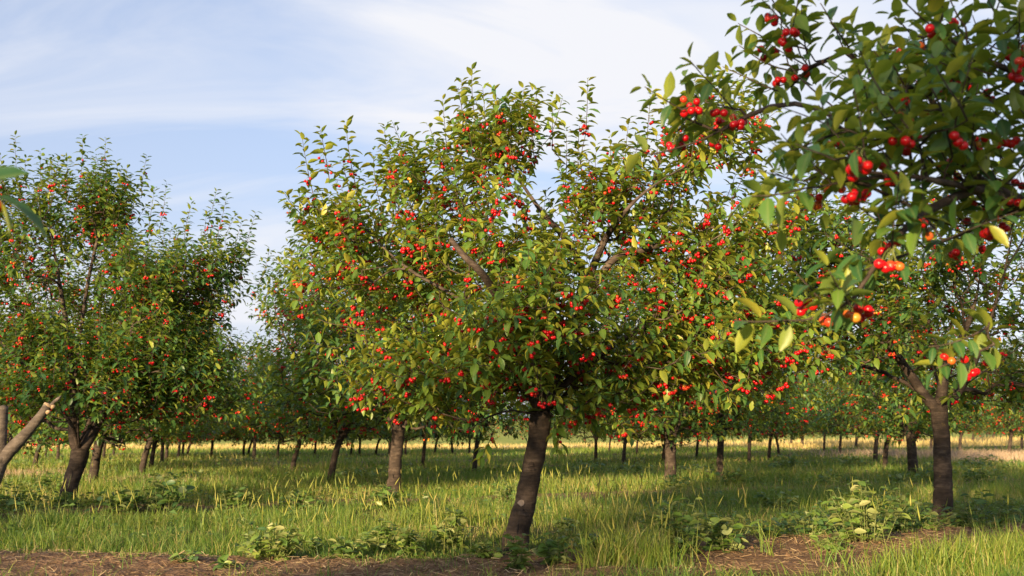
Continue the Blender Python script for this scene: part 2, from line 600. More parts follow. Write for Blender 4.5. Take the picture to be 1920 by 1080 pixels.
C_HI = cherry_template(10, 7)
C_MD = cherry_template(6, 4)
C_SM = cherry_template(5, 4)
C_LO = cherry_template(4, 4, False)


def cherries_mesh(name, pos, ax, rad, var, origin, T):
    """pos: hanging point, ax: down axis (n,3)"""
    tv, t3, t4, s4 = T
    n, m = len(pos), len(tv)
    z = -unit(ax)
    x = unit(np.cross(z, np.tile(np.array([[0.31, 0.95, 0.1]]), (n, 1)))); y = np.cross(z, x)
    V = (pos - origin)[:, None] + rad[:, None, None] * (tv[None, :, 0, None] * x[:, None] + tv[None, :, 1, None] * y[:, None] + tv[None, :, 2, None] * z[:, None])
    base = np.arange(n) * m
    polys = [((t4[None] + base[:, None, None]).reshape(-1, 4), 0), ((t3[None] + base[:, None, None]).reshape(-1, 3), 0)]
    if len(s4): polys.append(((s4[None] + base[:, None, None]).reshape(-1, 4), 1))
    me = make_mesh(name, V.reshape(-1, 3), polys, {'var': np.repeat(var, m)})
    me.materials.append(M_CHERRY); me.materials.append(M_STALK)
    return me


_cherrymesh = {}


def cherry_objects(pos, ax, rad, var, idx, origin, parent):
    tv, t3, t4, s4 = C_HI
    for k in idx:
        vi = int(round(float(var[k]) * 9))
        if vi not in _cherrymesh:
            me = make_mesh('cherry', tv, [(t4, 0), (t3, 0), (s4, 1)], {'var': np.full(len(tv), vi / 9)})
            me.materials.append(M_CHERRY); me.materials.append(M_STALK)
            _cherrymesh[vi] = me
        o = bpy.data.objects.new('cherry', _cherrymesh[vi])
        COL.objects.link(o)
        o.parent = parent
        z = -unit(ax[k]); x = unit(np.cross(z, np.array([0.31, 0.95, 0.1]))); y = np.cross(z, x)
        r = rad[k]; b = pos[k] - origin
        o.matrix_local = Matrix(((x[0] * r, y[0] * r, z[0] * r, b[0]), (x[1] * r, y[1] * r, z[1] * r, b[1]), (x[2] * r, y[2] * r, z[2] * r, b[2]), (0, 0, 0, 1)))


# ------------------------------------------------------------------ tree growing
UP = np.array([0.0, 0.0, 1.0])


class Skeleton:
    def __init__(s, cap=30000):
        s.p = np.zeros((cap, 3)); s.par = np.full(cap, -1); s.dist = np.zeros(cap); s.n = 0
        s.limb = np.zeros(cap, int); s.extra = np.zeros(cap)

    def node(s, p, par, limb=None):
        i = s.n
        s.p[i] = p; s.par[i] = par
        s.dist[i] = 0 if par < 0 else s.dist[par] + np.linalg.norm(p - s.p[par])
        s.limb[i] = (s.limb[par] if par >= 0 else 0) if limb is None else limb
        s.n += 1
        return i

    def path(s, pts, par, step=0.09, limb=None, wob=0.0, R=None):
        """smooth polyline from node par through pts"""
        ctrl = np.vstack([s.p[par], np.asarray(pts)])
        seg = np.linalg.norm(np.diff(ctrl, axis=0), axis=1)
        tt = np.concatenate([[0], np.cumsum(seg)])
        n = max(2, int(tt[-1] / step))
        q = np.linspace(0, tt[-1], n + 1)[1:]
        out = []
        for ti in q:      # Catmull-Rom
            k = min(np.searchsorted(tt, ti, side='right') - 1, len(seg) - 1)
            u = (ti - tt[k]) / max(seg[k], 1e-6)
            p0 = ctrl[max(k - 1, 0)]; p1 = ctrl[k]; p2 = ctrl[k + 1]; p3 = ctrl[min(k + 2, len(ctrl) - 1)]
            out.append(0.5 * ((2 * p1) + (-p0 + p2) * u + (2 * p0 - 5 * p1 + 4 * p2 - p3) * u * u + (-p0 + 3 * p1 - 3 * p2 + p3) * u ** 3))
        if wob and R is not None:
            for i in range(len(out) - 1):
                out[i] = out[i] + R.normal(0, wob, 3)
        for x in out:
            par = s.node(x, par, limb)
        return par

    def attach(s, targets, crotch_i, R, pen=0.30, step=0.10, start=0):
        """join each target to the tree, nearest first"""
        c = s.p[crotch_i]
        order = np.argsort(np.linalg.norm(targets - c, axis=1))
        ends = []
        for k in order:
            t = targets[k]
            P_ = s.p[start:s.n]
            d = np.linalg.norm(P_ - t, axis=1)
            back = np.maximum(0, (np.linalg.norm(P_ - c, axis=1) - np.linalg.norm(t - c))) * 1.5
            j = int(np.argmin(d + pen * s.dist[start:s.n] + back)) + start
            q = s.p[j]
            L = np.linalg.norm(t - q)
            if L < 0.02:
                ends.append(j); continue
            pd = unit(q - s.p[s.par[j]]) if s.par[j] >= 0 else UP
            mid = (q + t) / 2 + pd * L * 0.08 + np.array([0, 0, -0.05 * L]) + R.normal(0, 0.05 * L, 3)
            lim = j - 1000000 if False else None
            e = s.path([mid, t], j, step, limb=lim, wob=0.008, R=R)
            ends.append(e)
        return np.array(ends)

    def radii(s, r_base, rmin=0.0026, expo=0.52):
        cnt = np.zeros(s.n)
        haschild = np.zeros(s.n, bool)
        for i in range(s.n):
            if s.par[i] >= 0: haschild[s.par[i]] = True
        cnt[:s.n] = (~haschild).astype(float)
        for i in range(s.n - 1, 0, -1):
            cnt[s.par[i]] += cnt[i]
        r = r_base * (cnt / cnt[0]) ** expo
        return np.maximum(r, rmin), cnt

    def chains(s, r):
        kids = [[] for _ in range(s.n)]
        for i in range(1, s.n):
            kids[s.par[i]].append(i)
        out = []
        stack = [(0, [0])]
        while stack:
            i, ch = stack.pop()
            while kids[i]:
                ks = sorted(kids[i], key=lambda k: -r[k])
                for k in ks[1:]:
                    stack.append((k, [i, k]))
                i = ks[0]
                ch.append(i)
            out.append(ch)
        return out


def grow_leaves(LV, FR, sk, r, ends, R, leaf_len=0.09, twig=(0.14, 0.36), per=0.024, up=0.55, spur=0.25,
                fruit=0.5, twigs=None, crotch=None, droop=0.70, vbias=0.0, thin_r=0.008, ripe=0.75, long_shoots=(), bunch_max=9):
    """leafy shoots on the branch ends, leaf rosettes along thin wood, cherries below them"""
    tips = []

    def shoot(p, d, L, bend):
        n = max(3, int(L / 0.05))
        pts = [p]
        dd = unit(d)
        for i in range(n):
            dd = unit(dd + UP * bend / n + R.normal(0, 0.06, 3))
            pts.append(pts[-1] + dd * L / n)
        return np.array(pts)

    def rosette(p, d, n, ll):
        x = unit(np.cross(d, R.normal(0, 1, 3))); y = np.cross(d, x)
        a0 = R.uniform(0, 6.28)
        for k in range(n):
            a = a0 + k * 2.4
            side = x * math.cos(a) + y * math.sin(a)
            o = R.uniform(0.45, 1.25)
            ld = unit(d * (1.25 - o) + side * o + UP * 0.22)
            ld[2] -= droop * R.uniform(0.0, 1.0)
            ld = unit(ld)
            l = ll * R.uniform(0.72, 1.12)
            LV.add(p + ld * 0.012, ld, UP + side * R.uniform(-0.35, 0.25) + R.normal(0, 0.30, 3), l, l * R.uniform(0.42, 0.54),
                   np.clip(R.normal(0.42 + vbias, 0.22), 0, 1), R.integers(0, 3))

    def bunch(p, d):
        n = min(bunch_max, int(R.integers(1, 4) + (R.random() < .55) * R.integers(1, 5)))
        rip = np.clip(R.normal(ripe, 0.24), 0.05, 1)
        for k in range(n):
            ax = unit(np.array([R.normal(0, 0.38), R.normal(0, 0.38), -1.0]))
            FR.append((p + R.normal(0, 0.006, 3), ax, R.uniform(0.0118, 0.0140), np.clip(rip + R.normal(0, 0.12), 0.02, 1)))

    def leafy(pts, L, t0=0.12):
        n = max(4, int(L / per))
        seg = np.linspace(t0, 1.0, n)
        a = R.uniform(0, 6.28)
        for k in range(n):
            i = int(seg[k] * (len(pts) - 1.001)); f = seg[k] * (len(pts) - 1.001) - i
            q = pts[i] * (1 - f) + pts[i + 1] * f
            dd = unit(pts[i + 1] - pts[i])
            a += 2.4
            x = unit(np.cross(dd, np.array([0.3, 0.2, 0.93]) if abs(dd[2]) < 0.95 else np.array([1.0, 0, 0]))); y = np.cross(dd, x)
            side = x * math.cos(a) + y * math.sin(a)
            ld = unit(dd * (0.35 + 0.75 * seg[k] ** 3) + side + UP * 0.18)
            ld[2] -= droop * R.uniform(0.0, 1.05)
            ld = unit(ld)
            l = leaf_len * R.uniform(0.74, 1.12) * (1 - 0.30 * seg[k] ** 4)
            LV.add(q + ld * 0.010, ld, UP + side * R.uniform(-0.1, 0.35) + R.normal(0, 0.25, 3), l, l * R.uniform(0.40, 0.54),
                   np.clip(R.normal(0.45 + vbias, 0.2) + 0.12 * seg[k], 0, 1), R.integers(0, 3))

    for q0, q1 in long_shoots:
        L = np.linalg.norm(q1 - q0)
        n = max(5, int(L / .05))
        t = np.linspace(0, 1, n + 1)[:, None]
        mid = (q0 + q1) / 2 + R.normal(0, .04 * L, 3) + np.array([0, 0, -.06 * L])
        pts = q0 * (1 - t) ** 2 + 2 * mid * t * (1 - t) + q1 * t * t
        twigs.append((pts, np.linspace(0.0042, 0.0016, len(pts))))
        leafy(pts, L * 1.15, 0.02)
        for _ in range(int(R.integers(1, 5))):
            if R.random() < fruit:
                bunch(pts[int(R.integers(0, len(pts) * 3 // 4))], UP)
    for e in ends:
        p = sk.p[e]; pd = unit(p - sk.p[sk.par[e]]) if sk.par[e] >= 0 else UP
        outw = unit((p - crotch) * np.array([1, 1, 0.4]))
        d = unit(pd * 0.6 + outw * 0.35 + UP * up + R.normal(0, 0.28, 3))
        L = R.uniform(*twig)
        pts = shoot(p, d, L, up * 0.7)
        twigs.append((pts, np.linspace(0.0034, 0.0016, len(pts))))
        tips.append(pts[-1])
        leafy(pts, L)
        if R.random() < fruit * .75:
            for _ in range(int(R.integers(1, 4))):
                bunch(pts[int(R.integers(0, max(1, len(pts) // 2)))], d)
    # spurs on thin wood
    thin = np.where((r[:sk.n] < thin_r))[0]
    for i in thin:
        if R.random() < spur and sk.par[i] >= 0:
            dd = unit(sk.p[i] - sk.p[sk.par[i]])
            s = unit(np.cross(dd, R.normal(0, 1, 3)))
            dv = unit(s + UP * 0.5)
            rosette(sk.p[i] + dv * 0.012, dv, int(R.integers(3, 7)), leaf_len)
            if R.random() < fruit * 0.5:
                bunch(sk.p[i], dv)
    return tips


def pick_shown(b, size, n, cell=10.0):
    """indices of the n largest of those that lie foremost in the picture"""
    px, py, d = project(b)
    ok = (px > 0) & (px < 1920) & (py > 0) & (py < 1080) & (d > 0.3)
    idx = np.where(ok)[0]
    if not len(idx): return idx
    key = (px[idx] // cell).astype(int) * 1000 + (py[idx] // cell).astype(int)
    order = np.lexsort((d[idx], key))
    first = np.concatenate([[True], np.diff(key[order]) != 0])
    front = idx[order[first]]
    sc_ = size[front] / d[front]
    return front[np.argsort(-sc_)][:n]


def limb_meshes(sk, r, twigs, origin, skip, n_groups, parent, mat_thick, min_r=0.0):
    """one mesh per main limb with all that grows from it"""
    ch = sk.chains(r)
    ms = {}
    for c in ch:
        c = [i for i in c if i not in skip] if c[0] in skip and len(c) > 2 else c
        if len(c) < 2: continue
        if all(i in skip for i in c): continue
        g = int(sk.limb[c[1]])
        first = c[0]
        par = sk.par[first]
        pts = sk.p[c]; rr = r[c].copy()
        if par >= 0 and par in skip:
            pts = np.vstack([sk.p[par], pts]); rr = np.concatenate([[rr[0]], rr])
        elif len(rr) > 1:
            rr[0] = min(rr[0], rr[1] * 1.15)
        mx = rr.max()
        sides = 12 if mx > 0.04 else 8 if mx > 0.02 else 6 if mx > 0.009 else 4
        ms.setdefault(g, Mesher()).tube(pts - origin, rr, sides, rough=0.10 if mx > 0.015 else 0.0, seed=int(first) % 97)
    return ms


def box_targets(R, ells, n, bias=0.55):
    """points inside a union of ellipsoids given as centre, radii, weight"""
    w = np.array([e[2] for e in ells], float); w /= w.sum()
    k = R.choice(len(ells), n, p=w)
    C = np.array([e[0] for e in ells])[k]; Rd = np.array([e[1] for e in ells])[k]
    d = unit(R.normal(0, 1, (n, 3)))
    return C + d * Rd * (R.random(n) ** bias)[:, None]


def clump_keep(T, R, seed, lo=0.40, hi=0.56):
    """foliage gathers in clumps with gaps between"""
    a = vnoise(T[:, 0] * 2.3 + T[:, 1] * 1.1, T[:, 2] * 2.6 + T[:, 1] * .6, seed) * .6 + vnoise(T[:, 1] * 2.3 - T[:, 2] * .9, T[:, 0] * 2.1 + T[:, 2] * 1.3, seed + 7) * .4
    return R.random(len(T)) < np.clip((a - lo) / (hi - lo), .10, 1)


def relax(T, dmin):
    """drop targets that crowd each other"""
    keep = []
    for t in T:
        if not keep or np.min(np.linalg.norm(np.array(keep) - t, axis=1)) > dmin:
            keep.append(t)
    return np.array(keep)


def ground_z(x, y):
    x = np.asarray(x, float); y = np.asarray(y, float)
    z = 0.05 * (vnoise(x * 0.9, y * 0.9, 3) - 0.5) + 0.025 * (vnoise(x * 3.1, y * 3.1, 4) - 0.5)
    far = np.maximum(0, y - 84)
    z = z + far * 0.030 + np.maximum(0, x) * np.clip((y - 30) / 60, 0, 1) * 0.02
    return z


def hero_trunk(mesh_name, pts, radii, seed, sides=28):
    m = Mesher()
    pts = np.asarray(pts); radii = np.asarray(radii)
    sk = Skeleton(4000)
    sk.node(pts[0], -1)
    sk.path(pts[1:], 0, 0.03)
    q = sk.p[:sk.n]
    t = np.linspace(0, 1, len(pts)); tq = np.linspace(0, 1, len(q))
    rr = np.interp(tq, t, radii)
    rr = rr * (1 + 0.035 * np.sin(np.arange(len(q)) * 1.9 + seed) * np.sin(np.arange(len(q)) * 0.53))
    dn = unit(q[-1] - q[-3]); rt = rr[-1]
    q = np.vstack([q, q[-1] + dn * rt * .30, q[-1] + dn * rt * .52, q[-1] + dn * rt * .62]); rr = np.concatenate([rr, [rt * .90, rt * .62, rt * .25]])
    m.tube(q, rr, sides, rough=0.075, seed=seed)
    return m.mesh(mesh_name)


def finish_tree(root, base, sk, r, skip, twigs, LV, FR, n_leaf, n_cherry, hi=True, cher=C_MD, cell=10.0):
    ms = limb_meshes(sk, r, twigs, base, skip, 0, root, M_BARK)
    for g in sorted(ms):
        obj('limb', ms[g].mesh('limb'), [M_TWIG], root)
    tm = Mesher()
    for pts, rr in twigs:
        tm.tube(pts[::2] - base if len(pts) > 6 else pts - base, rr[::2] if len(pts) > 6 else rr, 3)
    obj('twigs', tm.mesh('twigs'), [M_TWIG], root, kind='stuff')
    A = LV.arrays()
    pick = pick_shown(A['b'] + A['d'] * A['L'][:, None] * 0.5, A['L'], n_leaf, cell) if n_leaf else np.array([], int)
    rest = np.setdiff1d(np.arange(len(A['b'])), pick)
    obj('foliage', leaves_mesh('foliage', A, rest, base, hi), [M_LEAF], root, kind='stuff')
    leaf_objects(A, pick, base, root, M_LEAF)
    if FR:
        pos = np.array([f[0] for f in FR]); ax = np.array([f[1] for f in FR]); rad = np.array([f[2] for f in FR]); var = np.array([f[3] for f in FR])
        pk = pick_shown(pos + ax * 0.04, rad, n_cherry, cell * 0.6) if n_cherry else np.array([], int)
        rs = np.setdiff1d(np.arange(len(pos)), pk)
        if len(rs):
            obj('fruit', cherries_mesh('fruit', pos[rs], ax[rs], rad[rs], var[rs], base, cher), [], root, kind='stuff')
        cherry_objects(pos, ax, rad, var, pk, base, root)
    return len(A['b']), len(FR)


# ================================================================== SETTING
DIRROW = np.array([0.88, 0.474]); NROW = np.array([-0.474, 0.88])
MAIN = G(965, 1036)
SOIL_LINE = np.array([(-9, 6.0), (-6, 6.25), (-3.4, 6.35), (-1.5, 6.42), (0.0, 6.5), (1.1, 6.9), (2.1, 7.5), (3.6, 8.2), (5.2, 9.0), (9, 11.0), (14, 13.7)])
SOIL_W = np.array([0.80, 0.80, 0.78, 0.76, 0.76, 0.85, 1.0, 0.92, 0.8, 0.6, 0.4])


def soil_mask(x, y):
    x = np.asarray(x, float); y = np.asarray(y, float)
    best = np.full(x.shape, -9.0)
    for i in range(len(SOIL_LINE) - 1):
        a, b = SOIL_LINE[i], SOIL_LINE[i + 1]
        ab = b - a
        t = np.clip(((x - a[0]) * ab[0] + (y - a[1]) * ab[1]) / (ab @ ab), 0, 1)
        d = np.hypot(x - a[0] - t * ab[0], y - a[1] - t * ab[1])
        w = SOIL_W[i] * (1 - t) + SOIL_W[i + 1] * t
        best = np.maximum(best, (w - d) / 0.28)
    s = (x - MAIN[0]) * NROW[0] + (y - MAIN[1]) * NROW[1]
    k = np.abs((s - 5.6) % 6.3)
    k = np.minimum(k, 6.3 - k)
    other = np.where(s > 3, (0.45 - k) / 0.3, -9) * 0.8
    best = np.maximum(best, other)
    nz = vnoise(x * 1.9, y * 1.9, 11) * 1.3 + vnoise(x * 6, y * 6, 12) * 0.7 - 1.05
    return np.clip(0.5 + 0.9 * (best + nz * 1.1), 0, 1)


def ground_grid(xs, ys, zoff=0.0):
    X, Y = np.meshgrid(xs, ys)
    Z = ground_z(X, Y) + zoff
    V = np.stack([X, Y, Z], -1).reshape(-1, 3)
    nx, ny = len(xs), len(ys)
    i = (np.arange(ny - 1)[:, None] * nx + np.arange(nx - 1)[None]).ravel()
    return V, np.stack([i, i + 1, i + 1 + nx, i + nx], -1)


def ground_material():
    m, n, l = new_mat('orchard_soil')
    out = n.new('ShaderNodeOutputMaterial')
    tc = n.new('ShaderNodeTexCoord')
    n1_ = n.new('ShaderNodeTexNoise'); n1_.inputs['Scale'].default_value = 14; n1_.inputs['Detail'].default_value = 9; n1_.inputs['Roughness'].default_value = 0.7
    n2_ = n.new('ShaderNodeTexNoise'); n2_.inputs['Scale'].default_value = 1.3; n2_.inputs['Detail'].default_value = 6
    n3_ = n.new('ShaderNodeTexVoronoi'); n3_.inputs['Scale'].default_value = 38
    for q in (n1_, n2_, n3_): l.new(tc.outputs['Object'], q.inputs['Vector'])
    rs = ramp(n, [(0.30, (0.085, 0.047, 0.029)), (0.52, (0.19, 0.118, 0.073)), (0.72, (0.32, 0.212, 0.138))]); l.new(n1_.outputs[0], rs.inputs[0])
    rg = ramp(n, [(0.3, (0.045, 0.055, 0.018)), (0.55, (0.085, 0.10, 0.03)), (0.8, (0.15, 0.13, 0.055))]); l.new(n1_.outputs[0], rg.inputs[0])
    at = n.new('ShaderNodeAttribute'); at.attribute_name = 'soil'
    mx = n.new('ShaderNodeMix'); mx.data_type = 'RGBA'
    l.new(at.outputs['Fac'], mx.inputs['Factor']); l.new(rg.outputs[0], mx.inputs['A']); l.new(rs.outputs[0], mx.inputs['B'])
    pb = n.new('ShaderNodeBsdfPrincipled'); pb.inputs['Roughness'].default_value = 0.95; pb.inputs['Specular IOR Level'].default_value = 0.1
    l.new(mx.outputs['Result'], pb.inputs['Base Color'])
    hm = n.new('ShaderNodeMath'); hm.operation = 'MULTIPLY_ADD'; hm.inputs[1].default_value = 0.5
    l.new(n3_.outputs['Distance'], hm.inputs[0]); l.new(n1_.outputs[0], hm.inputs[2])
    bp = n.new('ShaderNodeBump'); bp.inputs['Strength'].default_value = 0.9; bp.inputs['Distance'].default_value = 0.03
    l.new(hm.outputs[0], bp.inputs['Height']); l.new(bp.outputs[0], pb.inputs['Normal'])
    l.new(pb.outputs[0], out.inputs['Surface'])
    return m


def field_material(name, stops, scale):
    m, n, l = new_mat(name)
    out = n.new('ShaderNodeOutputMaterial')
    tc = n.new('ShaderNodeTexCoord')
    nz = n.new('ShaderNodeTexNoise'); nz.inputs['Scale'].default_value = scale; nz.inputs['Detail'].default_value = 9; nz.inputs['Roughness'].default_value = 0.65
    l.new(tc.outputs['Object'], nz.inputs['Vector'])
    r = ramp(n, stops); l.new(nz.outputs[0], r.inputs[0])
    pb = n.new('ShaderNodeBsdfPrincipled'); pb.inputs['Roughness'].default_value = 0.95; pb.inputs['Specular IOR Level'].default_value = 0.1
    l.new(r.outputs[0], pb.inputs['Base Color'])
    bp = n.new('ShaderNodeBump'); bp.inputs['Strength'].default_value = 0.8; bp.inputs['Distance'].default_value = 0.25
    l.new(nz.outputs[0], bp.inputs['Height']); l.new(bp.outputs[0], pb.inputs['Normal'])
    l.new(pb.outputs[0], out.inputs['Surface'])
    return m


Y_WHEAT, Y_HILL = 58.0, 84.0
xs = np.concatenate([np.linspace(-400, -30, 20), np.linspace(-28, -8, 40), np.linspace(-7.9, 9.9, 200), np.linspace(10, 35, 50), np.linspace(38, 400, 20)])
ys = np.concatenate([np.linspace(-60, -4, 15), np.linspace(-3, 4.4, 15), np.linspace(4.5, 12, 120), np.linspace(12.1, 26, 60), np.linspace(26.5, Y_WHEAT, 45)])
V, F = ground_grid(xs, ys)
sm = soil_mask(V[:, 0], V[:, 1])
V[:, 2] += 0.018 * sm * (vnoise(V[:, 0] * 11, V[:, 1] * 11, 21) - 0.3) * 2 + 0.03 * sm
obj('ground', make_mesh('ground', V, [(F, 0)], {'soil': sm}), [ground_material()], kind='structure')
xs2 = np.concatenate([np.linspace(-400, -60, 12), np.linspace(-55, 60, 60), np.linspace(66, 400, 12)])
V, F = ground_grid(xs2, np.linspace(Y_WHEAT, Y_HILL, 16))
obj('wheat_field', make_mesh('wheat_field', V, [(F, 0)]), [field_material('wheat_ground', [(0.3, (0.36, 0.28, 0.11)), (0.7, (0.52, 0.41, 0.17))], 1.2)], kind='structure')
xs3 = np.concatenate([np.linspace(-3000, -300, 10), np.linspace(-280, 280, 40), np.linspace(300, 3000, 10)])
V, F = ground_grid(xs3, np.concatenate([np.linspace(Y_HILL, 300, 40), np.linspace(320, 1500, 10)]))
V[:, 2] = np.minimum(V[:, 2], 5.0 + 0.001 * V[:, 1] + np.maximum(V[:, 0], 0) * 0.004)
obj('hill_field', make_mesh('hill_field', V, [(F, 0)]), [field_material('hill_crop', [(0.3, (0.16, 0.22, 0.045)), (0.55, (0.26, 0.29, 0.065)), (0.75, (0.36, 0.32, 0.10))], 0.35)], kind='structure')

# ================================================================== TREES
# ---- the tree in the middle
def tree_root(base, label, group='cherry trees of the orchard'):
    return obj('cherry_tree', None, [], None, base, None, label, 'cherry tree', group)


def hero(base, label, trunk, trunk_r, seed, limbs, ells, n_t, dmin, kw, n_leaf, n_cherry, tips=(), cherT=C_MD, filt=None, r_frac=0.80, cell=10.0, pen=0.30, bias=0.55, thick=3, thick_len=1.5, clumps=True, hi=True):
    R = np.random.default_rng(seed)
    base = np.asarray(base, float)
    root = tree_root(base, label)
    t = obj('trunk', hero_trunk('trunk', np.asarray(trunk) - base, trunk_r, seed), [M_BARK], root)
    sk = Skeleton()
    c0 = np.asarray(trunk[-1], float)
    sk.node(c0 - (c0 - np.asarray(trunk[-2])) * 0.15, -1)
    ends0 = []
    names = {}
    for li, (frm, pts) in enumerate(limbs):
        par = 0 if frm is None else names[frm[0]][min(frm[1], len(names[frm[0]]) - 1)]
        n0 = sk.n
        e = sk.path(pts, par, 0.08, limb=li + 1)
        names[li] = list(range(n0, sk.n))
        ends0.append(e)
    T = box_targets(R, ells, n_t, bias)
    T = T[T[:, 2] > 0.5]
    if filt is not None:
        T = T[filt(T)]
    if clumps:
        T = T[clump_keep(T, R, seed)]
    T = relax(T, dmin)
    ends = list(sk.attach(T, 0, R, pen=pen, start=1))
    ls = []
    for tp in tips:            # long upright shoots ending at a chosen tip
        tp = np.asarray(tp)
        if tp[2] > 1.5:
            tp = tp + UP * .05
            L = R.uniform(.38, .62)
            q = tp + np.array([(c0[0] - tp[0]) * .12, (c0[1] - tp[1]) * .12, -1.0]) * L
        else:
            L = .22
            q = tp + unit(c0 + UP * .6 - tp) * L
        sk.attach(np.array([q]), 0, R, pen=0.25, start=1)
        ls.append((q, tp))
    r, cnt = sk.radii(trunk_r[-1] * r_frac)
    for li in range(thick):
        for i in names[li]:
            r[i] = max(r[i], trunk_r[-1] * 0.66 * max(0.0, 1 - sk.dist[i] / thick_len) ** 0.7)
    r[0] = trunk_r[-1] * 0.8
    LV, FR, twigs = Leaves(), [], []
    grow_leaves(LV, FR, sk, r, ends + ends0, R, twigs=twigs, crotch=c0, **kw)
    kw2 = dict(kw); kw2['spur'] = 0.0
    grow_leaves(LV, FR, sk, r, [], R, twigs=twigs, crotch=c0, long_shoots=ls, **kw2)
    nl = finish_tree(root, base, sk, r, set([0]), twigs, LV, FR, n_leaf, n_cherry, hi, cherT, cell)
    print('HERO', label[:40], 'targets', len(T), 'nodes', sk.n, 'leaves/cherries', nl, round(time.time() - T0, 1))
    return root, t


Ym = float(MAIN[1])


def E(px, py, rx, ry, Y, ry_d, w=1.0):
    s = Y / FPX
    return (P(px, py, Y), np.array([rx * s, ry_d, ry * s]), w)


tm = [MAIN + np.array([-0.01, 0, -0.06]), P(968, 1010, Ym), P(985, 940, Ym), P(1000, 870, Ym), P(1010, 815, Ym), P(1014, 775, Ym)]
main_limbs = [
    (None, [P(1000, 700, Ym - .12), P(962, 610, Ym - .3), P(925, 545, Ym - .8), P(900, 508, Ym - .95), P(868, 478, Ym - 1.0), P(845, 448, Ym - 1.0)]),
    (None, [P(1052, 660, Ym + .05), P(1092, 535, Ym + .1), P(1070, 462, Ym - .1), P(1012, 392, Ym - .3), P(966, 322, Ym - .35), P(946, 262, Ym - .3)]),
    ((1, 9), [P(1130, 458, Ym + .0), P(1166, 405, Ym - .35), P(1200, 368, Ym - .45), P(1250, 332, Ym - .5), P(1310, 300, Ym - .2)]),
    ((1, 9), [P(1150, 487, Ym - .05), P(1210, 468, Ym - .1), P(1300, 438, Ym - .1), P(1390, 410, Ym - .1)]),
    (None, [P(1060, 720, Ym - .05), P(1140, 655, Ym - .1), P(1230, 600, Ym), P(1340, 560, Ym + .1)]),
    (None, [P(990, 740, Ym + .05), P(900, 672, Ym + .25), P(780, 625, Ym + .3), P(690, 560, Ym + .3)]),
    (None, [P(1005, 730, Ym - .3), P(960, 650, Ym - .9), P(930, 600, Ym - 1.3)]),
    (None, [P(1040, 720, Ym + .4), P(1080, 620, Ym + .9), P(1130, 540, Ym + 1.3)]),
    ((0, 6), [P(860, 560, Ym - .3), P(760, 500, Ym - .2), P(680, 420, Ym - .1), P(650, 340, Ym - .1)]),
]
main_ells = [
    E(960, 500, 250, 170, Ym, 1.25, 2.4), E(720, 545, 150, 165, Ym, 1.0, 1.7), E(1330, 470, 190, 190, Ym, 1.1, 2.3),
    E(930, 300, 125, 85, Ym, 0.7, 0.9), E(1125, 385, 95, 75, Ym, 0.7, 1.0), E(1330, 270, 110, 70, Ym, 0.6, 0.6), E(960, 715, 350, 85, Ym, 1.25, 2.8),
    E(1340, 665, 200, 95, Ym, 1.1, 1.7), E(790, 340, 80, 60, Ym, 0.5, 0.5), E(640, 430, 75, 50, Ym, 0.5, 0.30),
    E(980, 600, 200, 110, Ym - 1.0, 0.6, 0.9)]
main_tips = [P(866, 160, Ym), P(905, 175, Ym - .1), P(975, 205, Ym), P(1036, 190, Ym + .1), P(1088, 235, Ym), P(1102, 160, Ym), P(648, 238, Ym), P(600, 255, Ym - .1),
             P(566, 268, Ym - .1), P(720, 250, Ym), P(775, 265, Ym), P(560, 372, Ym - .2), P(700, 290, Ym), P(1180, 235, Ym), P(1222, 180, Ym - .1),
             P(1145, 262, Ym), P(1340, 150, Ym), P(1280, 215, Ym), P(1395, 165, Ym + .1), P(1420, 230, Ym), P(545, 480, Ym + .2), P(590, 400, Ym), P(830, 200, Ym), P(1062, 250, Ym), P(1118, 285, Ym + .1), P(1150, 320, Ym - .2), P(1085, 310, Ym - .2), P(1000, 175, Ym), P(885, 140, Ym), P(1365, 145, Ym),
             P(1050, 850, Ym - .5), P(900, 860, Ym - .4), P(1185, 820, Ym - .4), P(960, 640, Ym - 1.3), P(1250, 800, Ym - .3), P(770, 780, Ym - .2), P(1330, 760, Ym - .2)]
main_kw = dict(leaf_len=0.100, twig=(0.12, 0.34), per=0.020, up=0.5, spur=0.26, fruit=0.72, vbias=0.12, ripe=0.80)


LIMB_LINES = [[(925, 545), (900, 508), (868, 478), (845, 448)], [(1080, 490), (1012, 392), (966, 322)], [(1110, 490), (1166, 405), (1250, 332)]]   # boughs that stay open to the front


def gap_filter(T):
    px, py, d = project(T)
    bad = ((px > 1098) & (px < 1135) & (py < 310)) | ((px > 1068) & (px < 1105) & (py > 430) & (py < 550) & (T[:, 1] < Ym + 0.6)) | ((px < 700) & (py < 345)) | ((px < 820) & (py < 285)) | (py > 835)
    for pl in LIMB_LINES:
        for (ax, ay), (bx, by) in zip(pl[:-1], pl[1:]):
            t = np.clip(((px - ax) * (bx - ax) + (py - ay) * (by - ay)) / ((bx - ax) ** 2 + (by - ay) ** 2), 0, 1)
            bad |= (np.hypot(px - ax - t * (bx - ax), py - ay - t * (by - ay)) < 22) & (T[:, 1] < Ym - .15)
    return ~bad


main_tree, main_trunk = hero(MAIN, 'large central cherry tree with leaning trunk, sunlit golden crown and clusters of red cherries', tm,
                             [0.118, 0.092, 0.081, 0.074, 0.074, 0.080], 11, main_limbs, main_ells, 2700, 0.080, main_kw, 300, 300, main_tips, C_SM, filt=gap_filter, thick=4, thick_len=2.3)

